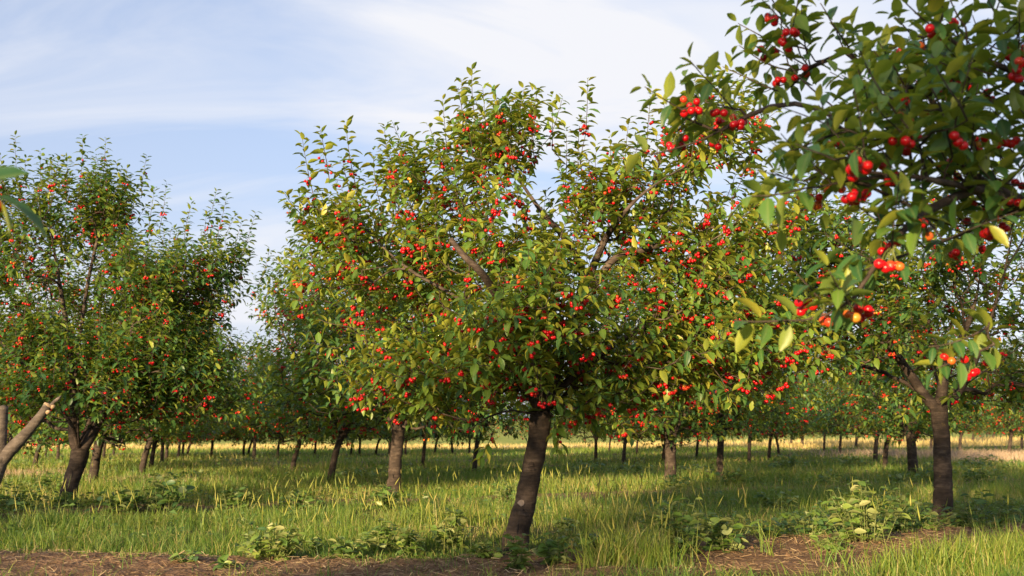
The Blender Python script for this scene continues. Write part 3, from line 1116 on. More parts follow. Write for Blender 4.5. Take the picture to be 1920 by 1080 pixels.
# ---- tree on the right
BA = G(1770, 986); Ya = float(BA[1])
hero(BA, 'cherry tree at right with straight upright trunk and three thick forked limbs', [BA + np.array([0, 0, -.06]), P(1769, 960, Ya), P(1768, 900, Ya), P(1766, 830, Ya), P(1762, 790, Ya), P(1760, 765, Ya)],
     [0.122, 0.096, 0.086, 0.079, 0.078, 0.084], 23,
     [(None, [P(1735, 745, Ya), P(1705, 700, Ya - .05), P(1660, 640, Ya - .1), P(1600, 600, Ya - .2), P(1540, 540, Ya - .2)]),
      (None, [P(1768, 720, Ya), P(1770, 670, Ya), P(1800, 640, Ya), P(1830, 560, Ya + .1), P(1840, 480, Ya + .1)]),
      (None, [P(1795, 735, Ya + .05), P(1820, 690, Ya), P(1850, 620, Ya - .05), P(1880, 520, Ya - .1), P(1900, 430, Ya)]),
      (None, [P(1760, 720, Ya + .4), P(1720, 620, Ya + .9), P(1680, 520, Ya + 1.2)]),
      (None, [P(1800, 730, Ya - .3), P(1870, 680, Ya - .8), P(1960, 620, Ya - 1.0)])],
     [E(1560, 520, 130, 110, Ya, 1.0, 1.5), E(1760, 520, 210, 120, Ya, 1.2, 2.2), E(1950, 560, 200, 160, Ya, 1.2, 1.9), E(1600, 640, 200, 70, Ya, 1.1, 1.4),
      E(1900, 700, 170, 60, Ya, 1.1, 1.0), E(1540, 430, 75, 60, Ya, 0.5, 0.5), E(1870, 400, 160, 60, Ya, 0.9, 0.7), E(1740, 720, 330, 60, Ya + .8, 0.6, 0.9)],
     2000, 0.085, dict(leaf_len=0.106, twig=(0.12, 0.34), per=0.0225, up=0.5, spur=0.27, fruit=0.42, ripe=0.6, vbias=-0.08), 300, 0,
     [P(1470, 385, Ya), P(1500, 395, Ya), P(1545, 380, Ya), P(1590, 395, Ya), P(1620, 430, Ya), P(1455, 470, Ya), P(1930, 780, Ya), P(1690, 790, Ya - .3)], C_SM, hi=None)

# ---- tree on the left
BB = G(122, 955); Yb = float(BB[1])
hero(BB, 'tall cherry tree at left with dark trunk forking low into two heavy limbs', [BB + np.array([0, 0, -.06]), P(126, 935, Yb), P(135, 900, Yb), P(146, 868, Yb), P(150, 848, Yb)],
     [0.122, 0.098, 0.092, 0.096, 0.106], 31,
     [(None, [P(138, 815, Yb), P(138, 745, Yb), P(130, 650, Yb), P(110, 520, Yb), P(90, 400, Yb)]),
      (None, [P(172, 815, Yb), P(195, 770, Yb), P(225, 690, Yb), P(260, 590, Yb), P(330, 490, Yb)]),
      (None, [P(165, 810, Yb + .3), P(200, 740, Yb + .5), P(300, 640, Yb + .6), P(380, 580, Yb + .5)]),
      (None, [P(130, 790, Yb - .3), P(60, 700, Yb - .6), P(-20, 620, Yb - .7)]),
      ((0, 8), [P(160, 560, Yb - .1), P(180, 460, Yb - .1), P(200, 380, Yb)]),
      (None, [P(150, 760, Yb - .5), P(200, 660, Yb - 1.0), P(260, 600, Yb - 1.1)])],
     [E(110, 560, 200, 150, Yb, 1.2, 2.4), E(300, 560, 130, 110, Yb, 1.1, 1.5), E(230, 690, 210, 75, Yb, 1.2, 1.8), E(30, 680, 200, 75, Yb, 1.1, 1.3),
      E(80, 400, 130, 80, Yb, 0.8, 1.0), E(190, 400, 60, 70, Yb, 0.5, 0.4), E(410, 490, 45, 60, Yb, 0.5, 0.45), E(-60, 520, 120, 170, Yb, 1.0, 1.0), E(230, 745, 260, 55, Yb, 1.3, 1.6), E(60, 760, 120, 40, Yb + .5, .8, .5)],
     4600, 0.076, dict(leaf_len=0.106, twig=(0.14, 0.38), per=0.0225, up=0.75, spur=0.30, fruit=0.48, ripe=0.80, vbias=-0.17), 300, 0,
     [P(28, 262, Yb), P(75, 290, Yb), P(125, 305, Yb), P(155, 262, Yb), P(198, 268, Yb), P(238, 320, Yb), P(275, 300, Yb), P(312, 350, Yb), P(90, 340, Yb), P(175, 330, Yb),
      P(360, 385, Yb), P(405, 365, Yb), P(425, 372, Yb), P(455, 420, Yb), P(480, 405, Yb), P(505, 475, Yb), P(445, 480, Yb), P(320, 440, Yb), P(240, 400, Yb), P(0, 300, Yb),
      P(290, 360, Yb), P(390, 440, Yb)], C_SM, cell=8.0, hi=None)

# ---- near tree right of the frame whose boughs hang into the picture
BN = np.array([2.55, 3.3, 0.0])


def near_filter(T):
    px, py, d = project(T)
    return (px > 1960) | (d < 0.3)


NB = [E(1770, 140, 150, 130, 2.91, .35, 1.3), E(1660, 280, 170, 90, 2.71, .35, 1.3), E(1860, 330, 90, 150, 2.91, .35, 1.2), E(1820, 420, 110, 50, 3.02, .3, .7), E(1520, 120, 75, 70, 3.12, .25, .45),
      E(1340, 225, 110, 35, 3.12, .15, .40), E(1590, 570, 55, 35, 2.62, .12, .20), E(1690, 450, 60, 60, 2.62, .2, .3), E(1900, 80, 80, 100, 2.82, .4, .6), E(1560, 330, 80, 40, 2.52, .2, .35),
      E(1480, 60, 30, 60, 3.12, .15, .2)]
Rn = np.random.default_rng(77)
near_T = relax(box_targets(Rn, NB, 400, 0.6), 0.076)
off_T = box_targets(Rn, [(np.array([2.7, 3.3, 2.25]), np.array([1.5, 1.5, 1.05]), 1.0)], 420)
off_T = off_T[near_filter(off_T)]
_bt = box_targets


def near_targets(R, ells, n, bias):
    return np.vstack([near_T, relax(off_T, 0.13)])


box_targets = near_targets
hero(BN, 'near cherry tree at right edge, soft-focus leafy boughs with cherries hanging into view',
     [BN + np.array([0, 0, -.06]), BN + np.array([.02, 0, .3]), BN + np.array([.0, -.02, .6]), BN + np.array([-.03, -.02, .92])], [0.15, 0.125, 0.118, 0.125], 41,
     [(None, [np.array([2.3, 3.1, 1.35]), P(1960, 400, 3.02), P(1850, 355, 2.87), P(1740, 395, 2.71), P(1660, 470, 2.62), P(1590, 570, 2.56), P(1510, 600, 2.52)]),
      (None, [np.array([2.3, 3.0, 1.6]), P(1990, 180, 2.91), P(1850, 195, 2.87), P(1740, 200, 2.82), P(1600, 225, 2.82), P(1500, 195, 3.02), P(1430, 205, 3.07), P(1310, 265, 3.12), P(1220, 290, 3.12)]),
      (None, [np.array([2.4, 3.2, 1.7]), P(1990, 20, 2.91), P(1850, -40, 2.91)]),
      ((0, 16), [P(1700, 330, 2.56), P(1560, 345, 2.52)]),
      (None, [np.array([2.9, 3.4, 1.5]), np.array([3.3, 3.5, 2.2])]),
      (None, [np.array([2.6, 3.7, 1.5]), np.array([2.8, 4.3, 2.3])]),
      ((1, 26), [P(1478, 120, 3.12), P(1465, 30, 3.12)]),
      (None, [np.array([2.5, 2.7, 1.4]), np.array([2.4, 2.1, 2.0])]),
      ((1, 12), [P(1800, 90, 2.82), P(1770, 20, 2.82)])],
     [], 0, 0, dict(leaf_len=0.083, twig=(0.08, 0.22), per=0.018, up=0.28, spur=0.16, fruit=0.38, ripe=0.62, droop=0.6, vbias=-0.06, bunch_max=3, thin_r=0.006), 300, 300,
     [P(1742, 650, 3.0), P(1756, 690, 3.0)], C_HI, cell=22.0, bias=0.6, r_frac=0.42, thick=2, thick_len=1.0, clumps=False)
box_targets = _bt

# ---- near tree left of the frame: one leafy twig reaches in
BL = np.array([-2.75, 0.9, 0.0])
_lt = _bt(np.random.default_rng(5), [(np.array([-2.75, 0.9, 2.1]), np.array([1.45, 1.45, 1.0]), 1.0)], 420, 0.55)
_px, _py, _d = project(_lt)
_lt = relax(_lt[(_d < 0.25) | (_px < -420)], 0.14)
box_targets = _bt

# left near tree built on its own so that its twig carries exactly the leaves seen
R = np.random.default_rng(47)
left_near = tree_root(BL, 'near cherry tree at left edge, showing only a blurred twig with leaves and a cherry')
obj('trunk', hero_trunk('trunk', np.array([[0, 0, -.06], [.02, 0, .3], [.03, 0, .6], [.06, 0, .9]]), [0.14, 0.12, 0.115, 0.12], 47), [M_BARK], left_near)
sk = Skeleton()
sk.node(BL + np.array([.06, 0, .86]), -1)
for li, pts in enumerate([[np.array([-3.0, .8, 1.4]), np.array([-3.4, .6, 2.0])], [np.array([-2.8, .5, 1.4]), np.array([-2.9, .1, 2.2])], [np.array([-2.6, 1.2, 1.5]), np.array([-2.9, 1.5, 2.3])]]):
    sk.path(pts, 0, 0.08, limb=li + 1)
ends = list(sk.attach(_lt, 0, R, start=1))
reach = sk.path([np.array([-2.45, 1.1, 1.2]), P(-520, 330, 1.55), P(-300, 340, 1.6), P(-120, 360, 1.66), P(-12, 372, 1.7)], 0, 0.06, limb=4)
r, _ = sk.radii(0.105)
LV, FR, twigs = Leaves(), [], []
grow_leaves(LV, FR, sk, r, ends, R, twigs=twigs, crotch=sk.p[0], leaf_len=0.09, twig=(0.1, 0.25), per=0.026, up=0.4, spur=0.0, fruit=0.2, ripe=0.7)
finish_tree(left_near, BL, sk, r, {0}, twigs, LV, FR, 0, 0)
LX = Leaves()
tip = P(-12, 372, 1.7)
for tgt, u, Lk, wk, v, c in ((P(44, 322, 1.66), np.array([0.1, -0.75, 0.65]), 0.085, 0.52, 0.05, 0), (P(108, 418, 1.72), np.array([0.25, -0.28, 0.93]), 0.112, 0.42, 0.35, 2), (P(42, 446, 1.70), np.array([0.9, 0.15, 0.25]), 0.075, 0.34, 0.6, 1)):
    st = tip if Lk != 0.085 else P(-38, 345, 1.66)
    LX.add(st, tgt - st, u, Lk, Lk * wk, v, c)
A = LX.arrays()
leaf_objects(A, range(3), BL, left_near, M_LEAF)
cherry_objects(np.array([P(-2, 330, 1.7)]), np.array([[0.0, 0.0, -1.0]]), np.array([0.0125]), np.array([0.82]), [0], BL, left_near)

# ---- pruned tree at the left edge
Yp = 8.4
BP = np.array([P(-40, 1000, Yp)[0], Yp, 0.0])
pr = obj('pruned_tree', None, [], None, BP, None, 'pruned bare tree at the left edge with grey sawn-off limbs', 'tree')
pm = Mesher()
sk = Skeleton(3000); sk.node(BP + np.array([0, 0, -.05]), -1); sk.path([P(-28, 940, Yp), P(-10, 890, Yp), P(2, 855, Yp)], 0, 0.025)
q = sk.p[:sk.n]; pm.tube(q - BP, np.interp(np.linspace(0, 1, len(q)), [0, .3, 1], [0.10, 0.072, 0.066]), 24, 0.08, 3)
obj('trunk', pm.mesh('trunk'), [M_GREYBARK], pr)
for nm, pts, ra, sd in (('limb', [P(0, 868, Yp), P(22, 842, Yp), P(52, 810, Yp), P(78, 778, Yp), P(90, 760, Yp)], [0.052, 0.054, 0.046, 0.041, 0.038], 4),
                        ('limb', [P(-2, 870, Yp), P(1, 840, Yp), P(4, 800, Yp), P(6, 764, Yp)], [0.054, 0.044, 0.040, 0.039], 6)):
    m_ = Mesher(); sk = Skeleton(2000); sk.node(pts[0], -1); sk.path(pts[1:], 0, 0.025); q = sk.p[:sk.n]
    m_.tube(q - BP, np.interp(np.linspace(0, 1, len(q)), np.linspace(0, 1, len(ra)), ra), 20, 0.09, sd, cap=True)
    lb = obj(nm, m_.mesh(nm), [M_GREYBARK], pr)
    end, dr = q[-1] - BP, unit(q[-1] - q[-3])
    m_ = Mesher(); m_.tube(np.array([end - dr * .004, end + dr * 0.010]), [ra[-1] * .97, ra[-1] * .93], 18, 0.05, sd)
    obj('cut_face', m_.mesh('cut_face'), [M_GREYBARK if sd == 6 else M_CUT], lb)
    if sd == 4:
        for cpx, cpy, off in ((100, 762, -.02), (91, 772, -.075)):
            cp = P(cpx, cpy, Yp + off) - BP
            d_ = unit(np.array([0.5, -0.8, 0.15]))
            m_ = Mesher(); m_.tube(np.array([cp - d_ * .03, cp, cp + d_ * .006]), [0.020, 0.016, 0.013], 12, 0.05, 9)
            obj('cut_knot', m_.mesh('cut_knot'), [M_CUT], lb)
        m_ = Mesher(); m_.tube(np.array([P(95, 762, Yp) - BP, P(101, 754, Yp) - BP, P(108, 749, Yp) - BP, P(115, 742, Yp) - BP]), [0.018, 0.014, 0.016, 0.004], 8, 0.1, 2)
        obj('dead_twig', m_.mesh('dead_twig'), [M_GREYBARK], lb)

# ---- bark scar on the central trunk
for (px, py, w, h, tw, mt, nm) in ((977, 943, .026, .022, .2, M_FLAKE, 'bark_flake'), (975, 958, .032, .045, -.3, M_BARK, 'bark_flake'), (984, 964, .022, .018, .7, M_BARK, 'bark_flake'), (998, 879, .028, .010, .1, M_BARK, 'bark_flake'), (996, 870, .022, .02, -.2, M_BARK, 'bark_flake')):
    c = P(px, py, Ym - 0.080) - MAIN
    a = np.linspace(0, 2 * math.pi, 9)[:-1]
    rr = R.uniform(0.7, 1.15, 8)
    ring = np.stack([np.cos(a) * w * rr, -0.012 + 0.010 * np.sin(a * 1.0 + tw), np.sin(a) * h * rr], -1)
    Vf = np.vstack([ring, ring + np.array([0, .012, 0]), [[0, -.018, 0]]]) + c
    k = np.arange(8)
    F3 = np.stack([k, (k + 1) % 8, np.full(8, 16)], -1); F4 = np.stack([k, k + 8, (k + 1) % 8 + 8, (k + 1) % 8], -1)
    obj(nm, make_mesh(nm, Vf, [(F4, 0), (F3, 0)], smooth=False), [mt], main_trunk)

# ---- the rest of the orchard: crowns and trunks shared between trees
def generic_crown(seed, height=3.3, spread=1.75, n_t=780, hi=False):
    """crown around its own crotch at the origin"""
    R = np.random.default_rng(seed)
    sk = Skeleton()
    sk.node(np.zeros(3), -1)
    nl = int(R.integers(3, 5))
    a0 = R.uniform(0, 6.28)
    for k in range(nl):
        a = a0 + k * 6.28 / nl + R.uniform(-.4, .4)
        o = np.array([math.cos(a), math.sin(a), 0])
        l = R.uniform(0.8, 1.1)
        sk.path([o * .22 * l + UP * .32, o * .55 * l + UP * .8 + R.normal(0, .06, 3), o * .85 * l + UP * 1.35 + R.normal(0, .1, 3), o * 1.1 * l + UP * 1.9 + R.normal(0, .1, 3)], 0, 0.12, limb=k + 1)
    ells = [(np.array([0, 0, height * .42]), np.array([spread * .95, spread * .95, height * .40]), 3.0), (np.array([0, 0, height * .14]), np.array([spread, spread, height * .17]), 2.0)]
    for k in range(5):
        a = R.uniform(0, 6.28)
        ells.append((np.array([math.cos(a) * spread * .5, math.sin(a) * spread * .5, height * R.uniform(.55, .72)]), np.array([.45, .45, .55]), .35))
    T = box_targets(R, ells, n_t * 4, 0.5)
    T = relax(T[clump_keep(T, R, seed, .34, .50)], 0.118)[:n_t]
    T = T[T[:, 2] > -0.16]
    ends = list(sk.attach(T, 0, R, pen=.3, step=.14, start=1))
    tips = [np.array([math.cos(a) * q * spread, math.sin(a) * q * spread, height * R.uniform(.82, 1.02)]) for a, q in zip(R.uniform(0, 6.28, 14), R.uniform(.1, .75, 14))]
    te = []
    for t in tips: te += list(sk.attach(np.array([t]), 0, R, pen=.25, step=.14, start=1))
    r, _ = sk.radii(0.068, 0.004)
    LV, FR, tw = Leaves(), [], []
    kw = dict(leaf_len=0.126, per=0.031, up=0.6, fruit=0.42, ripe=0.68, vbias=-0.14, crotch=np.zeros(3), twigs=tw)
    grow_leaves(LV, FR, sk, r, ends, R, twig=(0.16, 0.40), spur=0.26, **kw)
    rs = np.full(sk.n, 1.0)
    for e in te:
        i = e
        for _ in range(6):
            if i > 0: rs[i] = 0; i = sk.par[i]
    grow_leaves(LV, FR, sk, rs, te, R, twig=(0.15, 0.28), spur=0.85, **kw)
    lm = {}
    ch = sk.chains(r)
    for c in ch:
        mx = r[c].max()
        lm.setdefault(int(sk.limb[c[-1]]), Mesher()).tube(sk.p[c], r[c], 8 if mx > .03 else 5 if mx > .012 else 3, 0.08 if mx > .03 else 0, 1)
    limbs = [lm[g].mesh('limb') for g in sorted(lm)]
    for m_ in limbs: m_.materials.append(M_BARK)
    A = LV.arrays()
    fol = leaves_mesh('foliage', A, np.arange(len(A['b'])), np.zeros(3), hi); fol.materials.append(M_LEAF)
    pos = np.array([f[0] for f in FR]); ax = np.array([f[1] for f in FR]); rad = np.array([f[2] for f in FR]) * 0.95; var = np.array([f[3] for f in FR])
    fru = cherries_mesh('fruit', pos, ax, rad, var, np.zeros(3), C_LO)
    print('CROWN', seed, len(T), 'leaves', len(A['b']), 'cherries', len(pos), round(time.time() - T0, 1))
    return limbs, fol, fru


CROWNS = [generic_crown(s) for s in (101, 102, 103, 104)]


def add_tree(px, py, width, top, lean_px, label, k, rot, scale=1.0, base=None, group='cherry trees of the orchard', name='cherry_tree'):
    """trunk foot at pixel px,py; crotch at pixel row top, shifted lean_px to the right; width of the trunk in pixels"""
    b = G(px, py) if base is None else np.asarray(base, float)
    Y = b[1]
    root = obj(name, None, [], None, b, None, label, 'cherry tree', group)
    if base is None:
        cr_ = P(px + lean_px, top, Y) - b
        rad = max(0.052, width * Y / FPX / 2 * 0.65)
    else:
        cr_ = np.array([lean_px, 0, top]); rad = width
    h = cr_[2]
    cr_[1] += R.normal(0, 0.04)
    pts = [np.array([0, 0, -.05]), np.array([cr_[0] * .10, 0, h * .2]), np.array([cr_[0] * .42, cr_[1] * .5, h * .6]), cr_]
    sides = 18 if Y < 22 else 10
    obj('trunk', hero_trunk('trunk', pts, [rad * 1.22, rad * 1.02, rad * .95, rad * 1.0], int(px * 7 + py) % 89, sides), [M_BARK], root)
    limbs, fol, fru = CROWNS[k]
    mt = (Matrix.Translation(Vector(cr_ - np.array([0, 0, 0.06]))) @ Matrix.Rotation(rot, 4, 'Z') @ Matrix.Scale(scale, 4))
    for me in limbs:
        o = obj('limb', me, [], root); o.matrix_local = mt
    o = obj('foliage', fol, [], root, kind='stuff'); o.matrix_local = mt
    o = obj('fruit', fru, [], root, kind='stuff'); o.matrix_local = mt
    return root


TREES = [
    (738, 931, 37, 805, 10, 'cherry tree left of the central tree, thick trunk curving up from a weed patch', 0, 0.4, 1.19),
    (1257, 912, 33, 815, 1, 'cherry tree right of the central tree with straight trunk bearing a small pale scar', 1, 2.0, 1.15),
    (619, 907, 19, 810, 24, 'slender cherry tree whose curved trunk leans right, second trunk left of the central tree', 2, 4.4, 1.23),
    (173, 914, 26, 825, 12, 'cherry tree with plain trunk just right of and behind the forked tree at left', 3, 1.1, 1.11),
    (265, 892, 17, 820, 18, 'leaning cherry tree, front one of the close trunk pair right of the forked left tree', 0, 2.7, 1.17),
    (283, 883, 10, 822, 8, 'thin cherry tree, rear one of the close trunk pair right of the forked left tree', 1, 5.1, 1.11),
    (548, 884, 14, 826, 16, 'small cherry tree with leaning trunk, third trunk left of the central tree', 3, 3.3, 1.11),
    (889, 888, 14, 812, 9, 'cherry tree with slim curving trunk just left of the central trunk', 2, 0.3, 1.17),
    (1350, 901, 20, 815, 3, 'cherry tree with straight trunk, second trunk right of the central tree', 0, 5.2, 1.15),
    (1713, 896, 27, 812, -4, 'sturdy cherry tree with low forked trunk just left of the right-hand tree', 3, 0.9, 1.08),
    (1659, 883, 14, 815, 8, 'cherry tree with slender trunk, right one of the pair left of the sturdy forked tree', 1, 3.9, 1.08),
    (1641, 868, 12, 800, 8, 'cherry tree with slender trunk, left one of the pair left of the sturdy forked tree', 2, 2.1, 1.03),
    (1405, 872, 10, 812, 2, 'distant cherry tree with thin upright trunk right of the second straight trunk', 2, 1.6, 1.11),
    (1442, 864, 9, 815, 3, 'distant cherry tree standing left beside the small forked tree', 3, 4.9, 1.08),
    (1461, 859, 7, 818, -6, 'small distant cherry tree with a crooked forked trunk leaning left', 0, 0.1, 0.99),
    (1169, 873, 11, 808, 6, 'distant cherry tree with curved trunk midway between central trunk and scarred trunk', 0, 3.0, 1.11),
    (64, 881, 13, 826, 14, 'cherry tree with curved trunk between the pruned limbs and the forked left tree', 1, 0.7, 1.11),
    (4, 894, 18, 830, 8, 'cherry tree half hidden behind the pruned tree at the left edge', 2, 2.9, 1.11),
    (793, 876, 10, 818, 5, 'thin distant cherry tree right of the trunk in the leafy weed patch', 3, 5.6, 1.11),
    (476, 860, 10, 822, 3, 'distant bushy cherry tree standing free at the field edge, thickest of three trunks', 1, 4.1, 1.08),
    (456, 856, 7, 825, 3, 'distant cherry tree at the field edge, leftmost of the three free trunks', 2, 5.9, 1.01),
    (465, 854, 6, 826, 8, 'distant cherry tree with forked trunk, middle of the three free trunks', 0, 1.3, 1.01),
    (303, 874, 8, 824, 3, 'distant cherry tree, third trunk right of the forked left tree', 2, 0.9, 1.05),
    (311, 868, 8, 822, 5, 'distant cherry tree, fourth trunk right of the forked left tree', 3, 3.7, 1.05),
    (334, 862, 7, 824, 4, 'far cherry tree, left of the far trio at the left field edge', 0, 4.6, 1.03),
    (342, 858, 5, 824, 4, 'far cherry tree, middle of the far trio at the left field edge', 1, 2.2, 0.99),
    (351, 855, 5, 826, 8, 'far cherry tree leaning right, last of the far trio at the left field edge', 2, 3.5, 0.99),
    (108, 866, 6, 828, 2, 'far thin cherry tree seen just left of the forked left trunk', 3, 1.9, 0.99),
    (84, 858, 6, 826, 9, 'far leaning cherry tree seen through the gap beside the pruned limb', 0, 6.0, 0.99),
    (194, 861, 6, 824, 3, 'far thin cherry tree right of the trunk behind the forked left tree', 1, 3.3, 0.99),
    (213, 857, 6, 824, 3, 'far thin cherry tree in the gap right of the forked left tree', 2, 5.0, 0.99),
    (658, 853, 5, 822, 4, 'far spindly cherry tree right of the slender curved trunk, first of three', 3, 0.6, 0.96),
    (674, 855, 5, 820, 1, 'far spindly cherry tree right of the slender curved trunk, second of three', 0, 2.5, 0.96),
    (704, 854, 5, 822, 8, 'far spindly forked cherry tree right of the slender curved trunk, third of three', 1, 5.5, 0.96),
    (730, 856, 8, 815, 2, 'far cherry tree partly hidden behind the trunk in the leafy weed patch', 2, 4.0, 0.99),
    (760, 856, 7, 822, 1, 'far cherry tree appearing just right of the trunk in the leafy weed patch', 3, 1.5, 0.99),
    (815, 853, 5, 820, 6, 'far cherry tree with thin slanting trunk against the wheat', 0, 3.8, 0.96),
    (848, 852, 7, 818, -2, 'far cherry tree with short upright trunk against the wheat', 1, 0.9, 0.99),
    (880, 853, 5, 822, 1, 'far thin cherry tree left beside the slim curving trunk', 2, 2.4, 0.96),
    (1117, 868, 8, 820, 1, 'far cherry tree with a side fork, first trunk right of the central trunk', 3, 2.8, 1.05),
    (1142, 850, 5, 818, 4, 'far cherry tree against the wheat, left of the curved trunk', 0, 5.3, 0.96),
    (1194, 854, 6, 820, 2, 'far cherry tree against the wheat, right of the curved trunk', 1, 1.2, 0.96),
    (1243, 869, 10, 825, 6, 'cherry tree largely hidden behind the scarred straight trunk', 2, 4.8, 1.05),
    (1276, 848, 5, 818, 3, 'far cherry tree just right of the scarred straight trunk', 3, 0.2, 0.96),
    (1306, 862, 8, 820, 4, 'far cherry tree between the scarred trunk and the next straight trunk', 0, 1.9, 1.01),
    (1326, 849, 5, 818, 1, 'far thin cherry tree left beside the second straight trunk', 1, 4.3, 0.96),
    (1483, 845, 7, 815, 1, 'far cherry tree at the field edge, left of the two lone trunks', 2, 3.1, 0.99),
    (1504, 845, 8, 815, 1, 'far cherry tree at the field edge, right of the two lone trunks', 3, 2.0, 0.99),
    (1605, 846, 8, 815, 3, 'far cherry tree standing before the yellow field left of the slender pair', 0, 0.8, 0.99),
    (1693, 842, 6, 812, 2, 'far cherry tree seen right beside the slender pair', 1, 5.7, 0.94),
    (1824, 842, 7, 808, 2, 'far cherry tree behind the pink dry grass, left one', 2, 1.0, 0.96),
    (1862, 838, 6, 806, 2, 'far cherry tree behind the pink dry grass, right one', 3, 4.5, 0.96),
    (396, 857, 6, 824, 3, 'far cherry tree in the hazy row left of the free-standing trio', 1, 0.4, 1.0),
    (520, 858, 7, 822, 5, 'far cherry tree left beside the third trunk left of centre', 2, 1.8, 1.0),
    (590, 856, 6, 822, 3, 'far cherry tree between the third and second trunks left of centre', 3, 4.2, 1.0),
    (1020, 858, 8, 818, 4, 'far cherry tree peeping out right behind the central trunk', 1, 2.6, 1.0),
    (1545, 850, 7, 814, 2, 'far cherry tree right of the two lone trunks at the field edge', 1, 0.5, 1.12),
    (1575, 856, 8, 812, 3, 'far cherry tree left of the tree before the yellow field', 2, 3.6, 1.12),
    (1746, 852, 8, 812, 2, 'far cherry tree seen close left of the right-hand trunk', 3, 1.4, 1.12),
    (1800, 855, 8, 812, 4, 'far cherry tree just right of the right-hand trunk', 0, 5.0, 1.12),
    (1892, 862, 10, 812, 3, 'far cherry tree near the right edge rising behind the pink dry grass', 1, 2.3, 1.12),
    (1916, 850, 7, 810, 1, 'far cherry tree cut by the right edge of the picture', 2, 0.8, 1.12),
]
for t in TREES:
    add_tree(*t)
# unseen trees added around the viewpoint, placed and shaped to shade the lower crowns
for i, (x, y) in enumerate([(-1.2, -3.6), (-6.4, -6.6), (-10.4, 0.6), (7.6, 4.6), (-12.0, -9.0), (8.5, 11.4)]):
    add_tree(0, 0, 0.11, 2.6 if i == 0 else 0.85, 0.12, 'unseen cherry tree added for shade outside the picture beside or behind the viewpoint', i % 4, i * 1.7, (0.95, 0.82, 1.0, 1.0, 1.0, 1.0)[i], base=(x, y, 0), group='cherry trees outside the picture')
print('TREES', round(time.time() - T0, 1))

# ================================================================== GROUND PLANTS
def blades(name, x, y, h, w, lean_az, lean, var, segs, mat, zbase=0.0, bendpow=1.8, z=None):
    n = len(x)
    z0 = (ground_z(x, y) if z is None else z) + zbase
    ts = np.linspace(0, 1, segs + 1)
    faz = np.random.default_rng(len(x)).uniform(0, math.pi, n)
    wx, wy = np.cos(faz), np.sin(faz)
    V = np.zeros((n, 2 * segs + 1, 3))
    for i, t in enumerate(ts):
        off = lean * h * t ** bendpow
        cx = x + np.cos(lean_az) * off; cy = y + np.sin(lean_az) * off
        cz = z0 + h * t * (1 - 0.35 * np.minimum(lean, 1.6) * t)
        if i < segs:
            ww = w * (1 - t) ** 0.6 / 2
            V[:, 2 * i] = np.stack([cx - wx * ww, cy - wy * ww, cz], -1)
            V[:, 2 * i + 1] = np.stack([cx + wx * ww, cy + wy * ww, cz], -1)
        else:
            V[:, 2 * i] = np.stack([cx, cy, cz], -1)
    m = 2 * segs + 1
    base = (np.arange(n) * m)[:, None, None]
    q = np.array([[2 * i, 2 * i + 1, 2 * i + 3, 2 * i + 2] for i in range(segs - 1)]).reshape(-1, 4)
    t3 = np.array([[2 * segs - 2, 2 * segs - 1, 2 * segs]])
    polys = []
    if len(q): polys.append(((q[None] + base).reshape(-1, 4), 0))
    polys.append(((t3[None] + base).reshape(-1, 3), 0))
    return V.reshape(-1, 3), polys, np.repeat(var, m)


def merge_blades(name, sets, mat, **kw):
    Vs, P4, P3, va, off = [], [], [], [], 0
    for V, polys, var in sets:
        for f, _ in polys:
            (P4 if f.shape[1] == 4 else P3).append(f + off)
        Vs.append(V); va.append(var); off += len(V)
    pl = []
    if P4: pl.append((np.concatenate(P4), 0))
    if P3: pl.append((np.concatenate(P3), 0))
    return obj(name, make_mesh(name, np.concatenate(Vs), pl, {'var': np.concatenate(va)}), [mat], **kw)


WEEDS_NEAR = [
    (505, 1056, 115, 62, 17, .058, 'pale green bushy weed on the bare strip at lower left', .22),
    (425, 1078, 55, 26, 4, .055, 'small dark blue-green weed seedling at the bottom edge, lower left', -.2),
    (590, 1035, 45, 22, 5, .045, 'small weed just right of the pale bushy weed at lower left', 0),
    (717, 1038, 80, 50, 10, .056, 'leafy weed left of the central trunk, first of three in the grass edge', .1),
    (775, 1040, 60, 42, 8, .054, 'leafy weed left of the central trunk, middle of three in the grass edge', .0),
    (852, 1030, 85, 58, 12, .056, 'leafy weed left of the central trunk, nearest of three to the trunk', .12),
    (973, 1076, 52, 66, 5, .062, 'bright upright weed seedling in front of the foot of the central trunk', .25),
    (1048, 1062, 85, 68, 9, .062, 'leafy weed just right of the foot of the central trunk', .05),
    (1268, 1048, 140, 100, 26, .060, 'large dark leafy bush of weeds beside the bright grass clump, lower right', -.02),
    (1362, 1044, 85, 70, 14, .060, 'dark weed on the brown strip right of the large leafy bush', -.12),
    (1512, 1012, 100, 52, 13, .058, 'low spreading dark weed left of the big bright weed before the right-hand tree', -.12),
    (1622, 1028, 150, 105, 26, .064, 'big bright green weed with broad leaves left of the right-hand trunk', .12),
    (1695, 1012, 70, 85, 12, .060, 'dark blue-green weed between the big bright weed and the right-hand trunk', -.25),
    (1848, 1002, 95, 66, 13, .064, 'dark glossy weed right of the right-hand trunk', -.25),
    (1895, 985, 50, 40, 6, .055, 'small weed near the right edge behind the dark glossy weed', -.1),
    (230, 968, 100, 44, 15, .070, 'dark weed patch right of the forked left trunk, its left part', -.2),
    (300, 966, 110, 62, 18, .072, 'tallest dark weed right of the forked left trunk', -.25),
    (432, 962, 75, 40, 13, .070, 'round dark weed standing alone right of the dark weed patch', -.15),
    (28, 968, 95, 52, 14, .070, 'pale topped weed patch at the left edge', -.02),
    (75, 928, 120, 30, 14, .070, 'low weed patch left of the forked left trunk', -.05),
    (722, 958, 80, 38, 13, .072, 'weed patch around the foot of the trunk left of the central tree', -.05),
    (945, 940, 60, 30, 8, .065, 'low weed left of the central trunk in the lit grass', -.1)]
